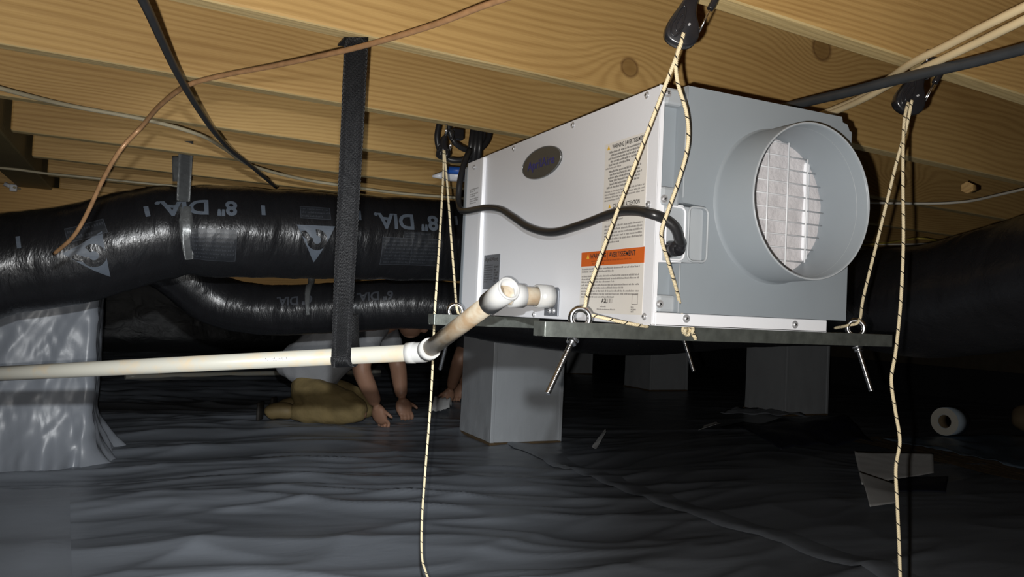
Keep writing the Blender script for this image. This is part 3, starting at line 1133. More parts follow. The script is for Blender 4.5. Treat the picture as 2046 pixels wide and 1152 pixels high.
# rating plate and printed strip
PL = mk('rating_plate', quad(1.393, 1.318, 0.690, 0.756, 0.0005), M['plate'], DH, label='grey foil rating plate')
place_text('AprilAire', 1.357, 0.7475, 0.0078, 0.012, 'ink', PL, 0.062)
bm = B()
fine_print(bm, -0.032, 0.008, 0.738 - 0.82, 8, 0.0045, lambda x, y: side(1.357 - x, 0.82 + y, 0.0010), 0.5, False, rp)
for zt in (0.735, 0.724, 0.713):
    fine_print(bm, 0.014, 0.034, zt - 0.82, 2, 0.0052, lambda x, y: side(1.357 - x, 0.82 + y, 0.0010), 0.8, False, rp)
mk('fine_print', bm, M['ink'], PL, kind='stuff')
bm = B()
for zt, nl in ((0.898, 2), (0.888, 2), (0.878, 3), (0.858, 3)):
    fine_print(bm, -0.024, 0.020, zt - 0.82, nl, 0.0042, lambda x, y: side(1.461 - x, 0.82 + y, -0.0003), 0.7, False, rp)
mk('fine_print', bm, M['ink_soft'], DH, kind='stuff')
# drain bracket
bm = B()
extrude_poly(bm, [side(1.128, 0.645), side(1.082, 0.645), side(1.082, 0.686), side(1.086, 0.691), side(1.124, 0.691), side(1.128, 0.686)], (-0.003, 0, 0), 0.0008)
BR = mk('drain_bracket', bm, M['plate'], DH)
for yy in (1.108, 1.094):
    screw(side(yy, 0.653, 0.003), (-1, 0, 0), 0.0032, BR)
# foot bracket seen at the far right bottom corner
bm = B()
box(bm, (X1 - 0.002, 0.90, Z0 + 0.004), (X1 + 0.006, 0.98, Z0 + 0.028), 0.002)
mk('foot_bracket', bm, M['strut'], DH)
bm = B()
gp = on(1346, 497, 1, 0.826)
cyl(bm, gp + Vector((0, 0.008, 0)), gp - Vector((0, 0.012, 0)), 0.0115, 0.0095, n=18)
cyl(bm, gp + Vector((0, -0.010, 0)), gp + Vector((0.001, -0.016, 0.008)), 0.0085, 0.006, n=14)
mk('cord_gland', bm, M['black_plastic'], DH)

# ------------------------------------------------------------------ struts and eyebolts


def strut(xa, xb, yc, zt, label):
    t = thing('strut_bar', ((xa + xb) / 2, yc, zt - 0.02), label, 'metal bar', 'strut bars under the dehumidifier')
    hw, h, th = 0.0165, 0.0195, 0.0025
    prof = [(-hw, 0), (hw, 0), (hw, -h), (hw - 0.007, -h), (hw - 0.007, -h + th), (hw - th, -h + th), (hw - th, -th), (-hw + th, -th), (-hw + th, -h + th), (-hw + 0.007, -h + th), (-hw + 0.007, -h), (-hw, -h)]
    bm = extrude_poly(B(), [Vector((xa, yc + a, zt + b)) for a, b in prof], (xb - xa, 0, 0), 0.0006)
    mk('channel', bm, M['strut'], t)
    for xe, s in ((xa, 1), (xb, -1)):
        bm = B()
        box(bm, (xe - 0.0005 if s > 0 else xe - 0.0015, yc - hw + 0.001, zt - h + 0.001), (xe + 0.0015 if s > 0 else xe + 0.0005, yc + hw - 0.001, zt - 0.001), 0.0005, 1)
        mk('end_cap', bm, M['strut'], t)
    return t


SZ = Z0 - 0.0015
strut(0.462, 1.100, 0.890, SZ, 'grimy metal bar under the collar end of the dehumidifier')
strut(0.470, 1.100, 1.330, SZ, 'grimy metal bar under the cord-coil end of the dehumidifier')


def eyebolt(eye_c, tip, top, nrm, label, R=0.0125, r=0.0042):
    """eye above the bar, shank through the bar to the tip"""
    eye_c, tip, top = Vector(eye_c), Vector(tip), Vector(top)
    t = thing('eye_bolt', tip, label, 'eyebolt', 'eyebolts of the hanging bars')
    bm = torus(B(), eye_c, nrm, R, r, 36, 10)
    cyl(bm, eye_c - Vector((0, 0, R)), top, r, n=10)
    mk('eye', bm, M['chrome'], t, smooth=True)
    d = (tip - top).normalized()
    L = (tip - top).length
    n = int(L / 0.0006)
    path = [top + d * (L * i / n) for i in range(n + 1)]
    bm = tube(B(), path, 0.0036, 12, True, rfun=lambda s, a, LL: 0.0036 + 0.0005 * math.sin(s / 0.0016 * 2 * math.pi + a))
    mk('shank', bm, M['thread'], t)
    bm = B()
    cyl(bm, top + d * 0.003, top + d * 0.0095, 0.0072, n=6)
    cyl(bm, top + d * 0.0005, top + d * 0.003, 0.0085, n=18)
    mk('nut', bm, M['chrome'], t)
    return t


vdir = (FW.copy())
e1 = on(1160, 627, 1, 0.890)
eyebolt((e1.x, 0.890, SZ + 0.006), at(1094, 786, 0.985), (e1.x - 0.010, 0.888, SZ - 0.020), (0.35, 0.9, 0), 'shiny eyebolt at the free end of the near bar, below the warning labels')
e2 = on(1710, 655, 1, 0.890)
eyebolt((e2.x, 0.890, SZ + 0.008), at(1741, 781, 1.22), (e2.x + 0.002, 0.888, SZ - 0.020), (0.85, 0.5, 0), 'shiny eyebolt below the duct collar, beside the large black duct')
e3 = on(910, 622, 1, 1.330)
eyebolt((e3.x, 1.330, SZ + 0.006), at(880, 736, 1.50), (e3.x - 0.008, 1.328, SZ - 0.020), (0.45, 0.9, 0), 'shiny eyebolt beside the diagonal drain pipe')
e4 = Vector((1.035, 1.33, SZ + 0.008))
eyebolt(e4, at(1386, 741, 1.60), (1.030, 1.328, SZ - 0.020), (0.8, 0.6, 0), 'eyebolt whose thin shank shows under the middle of the near bar')

# ------------------------------------------------------------------ rope ratchets and ropes


def ratchet(bot, top, right, label, s=1.0):
    """black rope ratchet with a snap hook; plane spanned by (top-bot) and right"""
    bot, top = Vector(bot), Vector(top)
    ax = (top - bot).normalized()
    L = (top - bot).length
    right = (Vector(right) - ax * Vector(right).dot(ax)).normalized()
    nrm = ax.cross(right)
    t = thing('rope_ratchet', bot, label, 'rope ratchet', 'rope ratchet hangers')

    def P(u, v, d=0.0):
        return bot + right * (u * L) + ax * (v * L) + nrm * (d * L)
    # body: rounded teardrop, wide below and narrow above
    ol = [(-0.24, 0.20), (-0.22, 0.08), (-0.13, 0.01), (0.0, -0.01), (0.14, 0.02), (0.22, 0.10), (0.235, 0.22), (0.18, 0.36), (0.10, 0.48), (0.06, 0.62), (0.05, 0.74), (-0.05, 0.78), (-0.12, 0.70), (-0.17, 0.50), (-0.22, 0.32)]
    cp = catmull([Vector((a, b, 0)) for a, b in ol + ol[:1]], 3)[:-1]
    bm = extrude_poly(B(), [P(p.x, p.y, -0.10) for p in cp], nrm * (0.20 * L), 0.035 * L)
    mk('body', bm, M['black_plastic'], t, smooth=True)
    for k, (u0, v0, sc) in enumerate(((-0.10, 0.30, 1.0), (-0.08, 0.28, 0.55))):
        for dd in (-0.105, 0.105):
            loop = [P(u0 + sc * 0.085 * math.cos(a) * (1 if math.sin(a) < 0 else 0.7), v0 + sc * 0.22 * math.sin(a), dd) for a in [2 * math.pi * i / 24 for i in range(25)]]
            mk('moulded_rib', tube(B(), loop, 0.013 * L, 6, cap=False), M['black_plastic'], t)
    bm = B()
    cyl(bm, P(0.05, 0.30, -0.13), P(0.05, 0.30, 0.13), 0.016 * L, n=14)
    mk('axle', bm, M['screw'], t)
    hook = catmull([P(0.0, 0.70), P(-0.01, 0.84), P(0.06, 0.96), P(0.17, 0.985), P(0.26, 0.90), P(0.275, 0.78), P(0.255, 0.64)], 6)
    mk('hook', tube(B(), hook, 0.048 * L, 10), M['black_plastic'], t)
    for dd in (-0.035, 0.035):
        bm = B()
        cyl(bm, P(0.225, 0.30, dd), P(0.262, 0.70, dd * 0.8), 0.013 * L, n=8)
        mk('wire_gate', bm, M['chrome'], t)
    return t


def rope(name, pts, label, r=0.0024, n=8, group='braided hanging cords'):
    bm = tube(B(), catmull(pts, n), r, 8)
    return mk(name, bm, M['rope'], None, label=label, cat='rope', group=group)


def dep(p):
    return (p - C0).dot(FW)


b1 = on(1352, 92, 1, 0.742)
t1 = at(1402, -42, dep(b1))
DR = 1.0
ratchet(b1, t1, RT, 'black rope ratchet hooked below the nearest joist, above the warning labels')
b2 = on(1806, 226, 1, 0.80)
t2 = at(1856, 112, dep(b2))
ratchet(b2, t2, RT, 'black rope ratchet beside the cream cables, right of the duct collar')
b3 = on(884, 318, 1, 1.585)
t3 = on(893, 240, 1, 1.585)
ratchet(b3, (t3.x, 1.585, JZ - 0.012), RT * 0.85 - FW * 0.4, 'black rope ratchet beside the coiled power cord')


def ring_hook(p, label):
    t = thing('ceiling_hook', p, label, 'hook', 'screw hooks in the joists')
    bm = torus(B(), Vector(p) + Vector((0, 0, -0.014)), RT, 0.010, 0.0022, 24, 8)
    mk('ring', bm, M['chrome'], t)
    bm = B()
    cyl(bm, Vector(p) + Vector((0, 0, -0.004)), Vector(p) + Vector((0, 0, 0.02)), 0.0022, n=8)
    mk('screw_shank', bm, M['chrome'], t)


ring_hook((t2.x - 0.004, t2.y, JZ), 'shiny screw hook holding the ratchet beside the cream cables')
ring_hook((t1.x - 0.008, t1.y, JZ), 'screw hook holding the ratchet above the warning labels')
ring_hook((t3.x, 1.585, JZ), 'screw hook holding the ratchet beside the coiled power cord')

# front left rope
fr = Vector((0, -0.012, 0))
ra = on(1366, 66, 1, 0.730)
rope('hanging_rope', [ra, on(1356, 100, 1, 0.733), on(1316, 205, 1, 0.758), on(1245, 390, 1, 0.808), on(1182, 560, 1, 0.866), e1 + Vector((0.004, -0.005, 0.016)), e1 + Vector((0.010, 0.0, 0.002)), on(1215, 637, 1, 0.868), on(1268, 648, 1, 0.862), on(1294, 652, 1, 0.866)],
     'taut braided cord from the ratchet to the eyebolt, crossing the warning labels')
rope('hanging_rope', [on(1360, 82, 1, 0.735), on(1351, 120, 1, 0.737), on(1354, 165, 1, 0.742), on(1372, 228, 1, 0.748), on(1374, 290, 1, 0.752), on(1356, 360, 1, 0.765), on(1333, 425, 1, 0.780), on(1321, 470, 1, 0.790), on(1334, 520, 1, 0.800), on(1352, 580, 1, 0.815), on(1366, 640, 1, 0.840), on(1373, 660, 1, 0.862)],
     'slack wavy braided cord end knotted at the near bar')
bm = B()
kc = on(1373, 659, 1, 0.862)
kp = [kc + Vector((0.006 * math.cos(a * 2.1) - 0.002 * a / 6, -0.003 + 0.004 * math.sin(a * 1.3), 0.006 * math.sin(a * 2.1))) for a in [i * 0.45 for i in range(15)]]
kp += [kc + Vector((0.008, -0.004, -0.006)), kc + Vector((0.012, -0.004, -0.012))]
mk('rope_knot', tube(B(), catmull(kp, 3), 0.0028, 7), M['rope'], None, label='small knot tied at the end of the slack cord against the near bar', cat='knot')
# right rope
ra = on(1822, 200, 1, 0.785)
rope('hanging_rope', [ra, on(1812, 250, 1, 0.79), on(1790, 330, 1, 0.806), on(1757, 465, 1, 0.835), on(1726, 590, 1, 0.866), e2 + Vector((0, -0.006, 0.012)), e2 + Vector((-0.012, 0.004, 0.004)), on(1668, 655, 1, 0.93)],
     'taut braided cord running down to the eyebolt below the duct collar')
rope('hanging_rope', [on(1814, 205, 1, 0.788), on(1806, 250, 1, 0.782), on(1804, 350, 1, 0.775), on(1805, 480, 1, 0.77), on(1800, 600, 1, 0.765), on(1790, 700, 1, 0.76), on(1781, 758, 1, 0.757), on(1789, 820, 1, 0.755), on(1798, 880, 1, 0.752), on(1790, 935, 1, 0.75), on(1793, 1010, 1, 0.745), on(1797, 1100, 1, 0.742), on(1800, 1200, 1, 0.74)],
     'long loose braided cord tail dangling beside the large black duct')
# rear left rope
rope('hanging_rope', [on(886, 300, 1, 1.57), on(886, 340, 1, 1.555), on(880, 450, 1, 1.48), on(873, 560, 1, 1.40), on(868, 632, 1, 1.375), on(867, 664, 1, 1.42), on(863, 760, 1, 1.45), on(857, 850, 1, 1.45), on(849, 950, 1, 1.45), on(843, 1040, 1, 1.45), on(843, 1110, 1, 1.45), on(850, 1140, 1, 1.45), on(856, 1156, 1, 1.45)],
     'braided cord passing the bar end and the pipe elbow, its tail dangling to the floor')
rope('hanging_rope', [on(888, 300, 1, 1.57), on(893, 360, 1, 1.55), on(901, 470, 1, 1.47), on(908, 560, 1, 1.40), e3 + Vector((0, -0.003, 0.012)), e3 + Vector((0.006, 0, -0.004))],
     'taut braided cord running down to the eyebolt beside the diagonal drain pipe')

# ------------------------------------------------------------------ PVC drain
DP = on(1105, 593, 0, X0)
PR = 0.0155
E1 = at(850, 703, 1.42)
TE = on(1000, 589, 1, DP.y)
PL0 = at(0, 746, 1.62)
dl = (PL0 - E1).normalized()
PVC = thing('drain_pipe', E1, 'white plastic drain pipe running from the dehumidifier to the left, held by a black strap', 'pipe')
endL = E1 + dl * ((PL0 - E1).length * 1.5)
dv = (TE - E1).normalized()
bm = B()
cyl(bm, E1 + dl * 0.02, endL, PR, n=28)
mk('long_pipe', bm, M['pvc'], PVC)
bm = B()
cyl(bm, E1 + dv * 0.01, TE, PR, n=28)
mk('sloping_pipe', bm, M['pvc_dirty'], PVC, label='scuffed sloping length')
bm = B()
cyl(bm, DP - Vector((0.0035, 0, 0)), Vector((TE.x, DP.y, TE.z)), PR * 0.97, n=28)
mk('outlet_pipe', bm, M['pvc_dirty'], PVC)
bm = B()
cyl(bm, DP - Vector((0.0035, 0, 0)), DP - Vector((0.030, 0, 0)), PR * 1.22, n=28)
torus(bm, DP - Vector((0.030, 0, 0)), (1, 0, 0), PR * 1.1, PR * 0.12, 28, 8)
mk('threaded_adapter', bm, M['pvc_fit'], PVC)
# tee: run along dv, branch towards the outlet
RO = 0.0188
bm = B()
hollow(bm, TE - dv * 0.036, TE + dv * 0.026, RO, 0.0150)
mk('tee_run', bm, M['pvc_fit'], PVC)
bm = torus(B(), TE + dv * 0.0255, dv, (RO + 0.0155) / 2, (RO - 0.0145) / 2, 32, 8)
mk('tee_mouth', bm, M['pvc_fit'], PVC)
bm = B()
hollow(bm, TE + Vector((0.016, 0, 0)), Vector((TE.x + 0.040, DP.y, DP.z + (TE.z - DP.z) * 0.6)), RO, PR)
mk('tee_branch', bm, M['pvc_fit'], PVC)
# elbow
bm = B()
elb = catmull([E1 + dl * 0.030, E1 + dl * 0.012, E1 + dv * 0.000 + dl * 0.002, E1 + dv * 0.012], 5)
tube(bm, elb, RO, 24, cap=False)
mk('elbow', bm, M['pvc_fit'], PVC, smooth=True)
bm = B()
hollow(bm, E1 + dv * 0.006, E1 + dv * 0.022, RO * 1.06, PR)
hollow(bm, E1 + dl * 0.020, E1 + dl * 0.036, RO * 1.04, PR)
mk('elbow_socket', bm, M['pvc_fit'], PVC)
# worn black stamp on the pipe (unreadable)
bm = B()
ax = dl
nn = (C0 - at(560, 722, 1.48))
nn = (nn - ax * nn.dot(ax)).normalized()
tt = ax.cross(nn)
st = at(560, 722, 1.48)
st = E1 + dl * (st - E1).dot(dl)
rs = random.Random(2)
for i in range(15):
    a = (i - 7) * 0.0031
    if rs.random() < 0.2:
        continue
    u0, u1 = -0.1, 0.22 * rs.random() + 0.05
    pts = []
    for (uu, ww) in ((u0, 0), (u1, 0), (u1, 0.0011), (u0, 0.0011)):
        pts.append(st + ax * (a + ww + 0.004 * uu) + (nn * math.cos(uu) + tt * math.sin(uu)) * (PR + 0.0004))
    bm.faces.new([bm.verts.new(p) for p in pts])
mk('worn_stamp', bm, M['ink_soft'], PVC, kind='stuff')


def ribbon(path, width_dir, w_, th, wf=None):
    bm = B()
    uv = bm.loops.layers.uv.verify()
    L = 0
    rows = []
    for i, p in enumerate(path):
        if i:
            L += (path[i] - path[i - 1]).length
        ww = w_ if wf is None else w_ * wf(i / (len(path) - 1))
        wd = Vector(width_dir) if not callable(width_dir) else width_dir(i / (len(path) - 1))
        rows.append((L, [bm.verts.new(p + wd * (ww * (k / 4 - 0.5))) for k in range(5)]))
    for i in range(len(rows) - 1):
        for k in range(4):
            f = bm.faces.new((rows[i][1][k], rows[i][1][k + 1], rows[i + 1][1][k + 1], rows[i + 1][1][k]))
            f.smooth = True
            for lp, (a, b) in zip(f.loops, ((rows[i][0], k), (rows[i][0], k + 1), (rows[i + 1][0], k + 1), (rows[i + 1][0], k))):
                lp[uv].uv = (a, b * w_ / 4)
    bmesh.ops.solidify(bm, geom=bm.faces[:], thickness=th)
    return bm


# strap
def pipe_at(px_):
    best = None
    for i in range(400):
        q = E1.lerp(endL, i / 400)
        d = (q - C0).dot(FW)
        x = 1023 + FPX * (q - C0).dot(RT) / d
        if best is None or abs(x - px_) < best[0]:
            best = (abs(x - px_), q)
    return best[1]


pp = pipe_at(689)
st0 = on(712, 74, 2, JZ - 0.001)
back = (FW - dl * FW.dot(dl))
back.z = 0
back.normalize()
front = -back
sp_ = [st0, st0.lerp(pp, 0.25) + front * 0.004, st0.lerp(pp, 0.5) + front * 0.010, st0.lerp(pp, 0.75) + front * 0.016]
for a in (20, 0, -20, -45, -70, -90, -115, -140, -165, 175, 150):
    aa = math.radians(a)
    sp_.append(pp + (front * math.cos(aa) + Vector((0, 0, 1)) * math.sin(aa)) * (PR + 0.0050))
sp_.append(pp.lerp(st0, 0.06) + back * 0.012)
sp_.append(pp.lerp(st0, 0.16) + back * 0.004)
STR = thing('hanging_strap', pp, 'wide black woven strap hanging from a joist and looped under the white pipe', 'strap')
wdir = -dl
mk('strap_webbing', ribbon(catmull(sp_, 8), lambda f: (RT * 0.98).lerp(wdir, min(1, f * 4.2)).normalized(), 0.0425, 0.0014, lambda f: 0.86 + 0.14 * min(1, f * 2)), M['webbing'], STR)
bm = B()
extrude_poly(bm, [st0 + RT * -0.019 + Vector((0, 0.002, 0)), st0 + RT * 0.018 + Vector((0, 0.002, 0)), st0 + RT * 0.016 + Vector((0.0, 0.038, 0)), st0 + RT * -0.020 + Vector((0, 0.036, 0))], (0, 0, -0.003))
mk('stapled_end', bm, M['webbing'], STR)

# ------------------------------------------------------------------ flexible ducts


class Duct:
    def __init__(s, pts, rad, seed, sub=16):
        s.path = catmull(pts, sub)
        s.T, s.N, s.Bn = frames(s.path)
        s.L = [0.0]
        for i in range(1, len(s.path)):
            s.L.append(s.L[-1] + (s.path[i] - s.path[i - 1]).length)
        s.rad = rad
        s.seed = seed
        s.pinch = []

    def r(s, l, a):
        r0 = s.rad(l / s.L[-1])
        k = 0.020 * float(perlin(l * 15 + 0.6 * math.sin(a), math.cos(a) * 1.6 + math.sin(a) * 0.7, s.seed))
        k += 0.020 * (0.3 - abs(float(perlin(l * 34 + a * 0.9, math.sin(a + 0.5) * 2.4, s.seed + 3))))
        for (lp, d, w_) in s.pinch:
            k -= d * math.exp(-((l - lp) / w_) ** 2)
        return r0 * (1 + k)

    def S(s, l, a, off=0.0):
        l = min(max(l, 0.0), s.L[-1] - 1e-6)
        i = int(np.searchsorted(s.L, l, side='right')) - 1
        i = min(max(i, 0), len(s.path) - 2)
        f = (l - s.L[i]) / (s.L[i + 1] - s.L[i])
        p = s.path[i].lerp(s.path[i + 1], f)
        n = s.N[i].lerp(s.N[i + 1], f).normalized()
        b = s.Bn[i].lerp(s.Bn[i + 1], f).normalized()
        return p + (n * math.cos(a) + b * math.sin(a)) * (s.r(l, a) + off)

    def find(s, px_, py_):
        best = (1e9, 0, 0)
        for l in np.linspace(0, s.L[-1], 160):
            for a in np.linspace(0.15, 2.9, 28):
                q = s.S(l, a) - C0
                d = q.dot(FW)
                x = 1023 + FPX * q.dot(RT) / d - px_
                y = 576 - FPX * q.dot(UP) / d - py_
                e = x * x + y * y
                if e < best[0]:
                    best = (e, l, a)
        return best[1], best[2]

    def mesh(s, n=72, step=0.007):
        bm = B()
        cnt = int(s.L[-1] / step)
        rings = []
        for i in range(cnt + 1):
            l = s.L[-1] * i / cnt
            rings.append([bm.verts.new(s.S(l, 2 * math.pi * k / n)) for k in range(n)])
        for i in range(cnt):
            for k in range(n):
                f = bm.faces.new((rings[i][k], rings[i][(k + 1) % n], rings[i + 1][(k + 1) % n], rings[i + 1][k]))
                f.smooth = True
        bm.faces.new(rings[0][::-1])
        bm.faces.new(rings[-1])
        return bm

    def wrap(s, l0, a0, flip=False, off=0.0022):
        """flat (x right, y up as seen) -> duct surface; flip = printed upside down"""
        r0 = s.rad(l0 / s.L[-1])
        k = -1 if flip else 1
        return lambda x, y: s.S(l0 + k * x, a0 - k * y / r0, off)


d1 = Duct([at(-260, 625, 2.08), at(-120, 572, 2.2), at(0, 531, 2.30), at(150, 509, 2.38), at(285, 473, 2.45), at(370, 461, 2.50), at(460, 463, 2.56), at(650, 471, 2.70), at(900, 481, 2.9), at(1150, 488, 3.12), at(1400, 495, 3.4)], lambda f: 0.150, 1)
l_s, a_s = d1.find(370, 460)
d1.pinch.append((l_s, 0.07, 0.035))
for px_ in (300, 560, 700, 790):
    l_, _ = d1.find(px_, 465)
    d1.pinch.append((l_, 0.02, 0.03))
D1 = thing('flexible_duct', (d1.path[40].x, d1.path[40].y, d1.path[40].z - 0.15), 'fat black flexible duct printed 8 inch diameter, hung under the joists', 'duct', 'black flexible ducts')
mk('duct_jacket', d1.mesh(), M['duct'], D1)


def duct_text(d, parent, s_, px_, py_, h, mat, bold=0.03, kx=1.0):
    l, a = d.find(px_, py_)
    bm = text_bm(s_, h, bold, cuts=5)
    fn = d.wrap(l, a, True)
    mapped(bm, lambda x, y: fn(x * kx, y))
    mk('duct_lettering', bm, M[mat], parent)


def duct_rect(d, parent, px_, py_, w_, h, mat, name='printed_mark', lines=0, frame=False, split=False, skew=0):
    l, a = d.find(px_, py_)
    fn = d.wrap(l, a, False, 0.0016)
    bm = B()
    nx, ny = max(2, int(w_ / 0.012)), max(2, int(h / 0.012))

    def patch(x0, x1, y0, y1, ax_, ay_, f2):
        g = [[bm.verts.new(f2(x0 + (x1 - x0) * i / ax_, y0 + (y1 - y0) * j / ay_)) for i in range(ax_ + 1)] for j in range(ay_ + 1)]
        for j in range(ay_):
            for i in range(ax_):
                bm.faces.new((g[j][i], g[j][i + 1], g[j + 1][i + 1], g[j + 1][i]))
    patch(-w_ / 2, w_ / 2, -h / 2, h / 2, nx, ny, fn)
    o = mk(name, bm, M[mat], parent)
    if frame:
        bm = B()
        fn2 = d.wrap(l, a, False, 0.0024)
        t_ = 0.0022
        patch(-w_ / 2, w_ / 2, h / 2 - t_, h / 2, nx, 1, fn2)
        patch(-w_ / 2, w_ / 2, -h / 2, -h / 2 + t_, nx, 1, fn2)
        patch(-w_ / 2, -w_ / 2 + t_, -h / 2, h / 2, 1, ny, fn2)
        patch(w_ / 2 - t_, w_ / 2, -h / 2, h / 2, 1, ny, fn2)
        if split:
            patch(-t_ / 2, t_ / 2, -h / 2, h / 2, 1, ny, fn2)
        mk('printed_frame', bm, M['duct_line'], o)
    if lines:
        bm = B()
        fn2 = d.wrap(l, a, False, 0.0026)
        fine_print(bm, -w_ / 2 * 0.9, w_ / 2 * 0.9, h / 2 * 0.88, lines, h * 0.88 / lines, lambda x, y: fn2(x, y), 0.5, False, random.Random(8))
        mk('fine_print', bm, M['duct_line'], o, kind='stuff')


def duct_logo(d, parent, px_, py_, w_, tilt=0.0):
    l, a = d.find(px_, py_)
    fn0 = d.wrap(l, a, False, 0.0022)
    ct, sn = math.cos(tilt), math.sin(tilt)
    fn = lambda x, y: fn0(x * ct - y * sn, x * sn + y * ct)
    bm = B()
    # triangle pointing down, sliced into rows so that it follows the jacket
    n = 14
    rows = []
    for j in range(n + 1):
        y = w_ * (0.5 - j / n)
        hw = w_ * 0.5 * (1 - j / n) + 0.0005
        rows.append([bm.verts.new(fn(hw * (i / 3 - 1), y)) for i in range(7)])
    for j in range(n):
        for i in range(6):
            bm.faces.new((rows[j][i], rows[j][i + 1], rows[j + 1][i + 1], rows[j + 1][i]))
    o = mk('triangle_logo', bm, M['duct_print'], parent)
    fn0b = d.wrap(l, a, False, 0.0030)
    fn2 = lambda x, y: fn0b(x * ct - y * sn, x * sn + y * ct)
    bm = B()
    cy, ro, ri = w_ * 0.13, w_ * 0.27, w_ * 0.105
    m_ = 26
    a0, a1 = math.radians(-200), math.radians(100)
    pr = []
    for i in range(m_ + 1):
        t = a0 + (a1 - a0) * i / m_
        pr.append([bm.verts.new(fn2(q * math.cos(t) + w_ * 0.03, cy + q * math.sin(t))) for q in (ri, (ri + ro) / 2, ro)])
    for i in range(m_):
        for k in range(2):
            bm.faces.new((pr[i][k], pr[i + 1][k], pr[i + 1][k + 1], pr[i][k + 1]))
    # tail of the swirl to the left
    tl = [(-0.10, 0.11), (-0.24, 0.13), (-0.36, 0.22), (-0.40, 0.34), (-0.28, 0.36), (-0.20, 0.28)]
    bm.faces.new([bm.verts.new(fn2(w_ * x, w_ * y)) for x, y in tl])
    mk('swirl_mark', bm, M['duct'], o)


duct_text(d1, D1, '8" DIA.', 402, 414, 0.050, 'duct_print')
duct_text(d1, D1, '8" DIA.', 817, 446, 0.054, 'duct_print')
for x, y in ((294, 423), (522, 417), (723, 432), (912, 441), (41, 488)):
    duct_rect(d1, D1, x, y, 0.012, 0.036, 'duct_print')
duct_rect(d1, D1, 424, 492, 0.135, 0.105, 'duct_box', 'printed_panel', 7, True)
duct_rect(d1, D1, 822, 507, 0.215, 0.100, 'duct_box', 'printed_panel', 7, True, True)
duct_rect(d1, D1, 833, 468, 0.100, 0.022, 'duct_box', 'printed_panel', 2)
duct_rect(d1, D1, 628, 427, 0.100, 0.045, 'duct_box', 'printed_panel', 3, True)
duct_rect(d1, D1, 172, 463, 0.115, 0.045, 'duct_box', 'printed_panel', 2, True)
duct_logo(d1, D1, 626, 488, 0.125)
duct_logo(d1, D1, 196, 520, 0.125, 0.28)

# grey foil hanger round the duct
HS = thing('duct_hanger', d1.S(l_s, 2.4), 'grey foil hanger strap around the fat black duct', 'strap', 'foil duct hangers')
x_, z_ = joist_local(372, 282, 3)
hp = Vector((x_ * math.cos(ANG), YA + 1.218 + x_ * math.sin(ANG), JZ + z_)) + Vector((0, -0.003, 0))
hpts = [hp, hp.lerp(d1.S(l_s, 0.75, 0.003), 0.5)] + [d1.S(l_s, a, 0.003) for a in np.linspace(0.75, 2.15, 9)]
hdir = (d1.S(l_s + 0.02, 1.2) - d1.S(l_s - 0.02, 1.2)).normalized()
mk('foil_strip', ribbon(catmull(hpts, 6), lambda f: RT.lerp(hdir, min(1, f * 2)).normalized(), 0.040, 0.0014, lambda f: 1 if f < 0.75 else 1 - 1.6 * (f - 0.75)), M['foil'], HS)
x2, z2 = joist_local(353, 330, 4)
hq = Vector((x2 * math.cos(ANG), YA + 0.406 * 4 + x2 * math.sin(ANG), JZ + z2)) + Vector((0, -0.003, 0))
mk('foil_strip', ribbon([at(353, 312, 2.36), at(353, 335, 2.38), at(354, 362, 2.40)], RT, 0.028, 0.0014), M['foil'], HS)

d2 = Duct([at(268, 500, 2.98), at(345, 535, 3.0), at(430, 598, 3.08), at(540, 619, 3.12), at(680, 614, 3.14), at(850, 608, 3.15), at(1040, 640, 3.1), at(1250, 650, 2.95), at(1480, 615, 2.65), at(1680, 597, 2.33), at(1850, 602, 1.97), at(2046, 565, 1.72), at(2260, 515, 1.5), at(2500, 480, 1.35), at(3000, 440, 1.2)],
          lambda f: 0.101 + 0.042 / (1 + math.exp(-(f - 0.52) * 22)), 9)
D2 = thing('flexible_duct', (d2.path[60].x, d2.path[60].y, d2.path[60].z - 0.1), 'long black flexible duct sagging low behind the dehumidifier and swelling on its collar side', 'duct', 'black flexible ducts')
mk('duct_jacket', d2.mesh(64, 0.009), M['duct'], D2)
duct_text(d2, D2, '6" DIA.', 592, 602, 0.034, 'duct_line')
duct_text(d2, D2, '6" DIA.', 748, 592, 0.034, 'duct_line')
l2, a2 = d2.find(618, 590)
hpt = [d2.S(l2, 0.0, 0.003) + Vector((0, 0, 0.14))] + [d2.S(l2, a, 0.003) for a in np.linspace(0.0, 1.75, 8)]
H2 = thing('duct_hanger', d2.S(l2, 1.7), 'narrow grey foil hanger on the low sagging duct', 'strap', 'foil duct hangers')
mk('foil_strip', ribbon(catmull(hpt, 5), (d2.S(l2 + 0.02, 1.2) - d2.S(l2 - 0.02, 1.2)).normalized(), 0.026, 0.0013, lambda f: 1 - 0.7 * max(0, f - 0.3)), M['foil'], H2)

# ------------------------------------------------------------------ cables under the joists


def cable(name, pts, r, mat, label, cat='cable', group=None, n=8, seg=8, ext=(0.0, 0.0)):
    pts = [Vector(p) for p in pts]
    for end in (0, 1):
        if ext[end]:
            p0, p1 = (pts[0], pts[1]) if end == 0 else (pts[-1], pts[-2])
            d = p0 - p1
            step = d.length
            d.z = min(d.z, 0.0) * 0.2
            d.normalize()
            extra = [p0 + d * (step * k) for k in range(1, max(2, int(ext[end] / step) + 1))]
            pts = extra[::-1] + pts if end == 0 else pts + extra
    bm = tube(B(), catmull(pts, n), r, seg)
    return mk(name, bm, M[mat], None, label=label, cat=cat, group=group)


def zline(seq):
    return [on(x, y, 2, z) for x, y, z in seq]


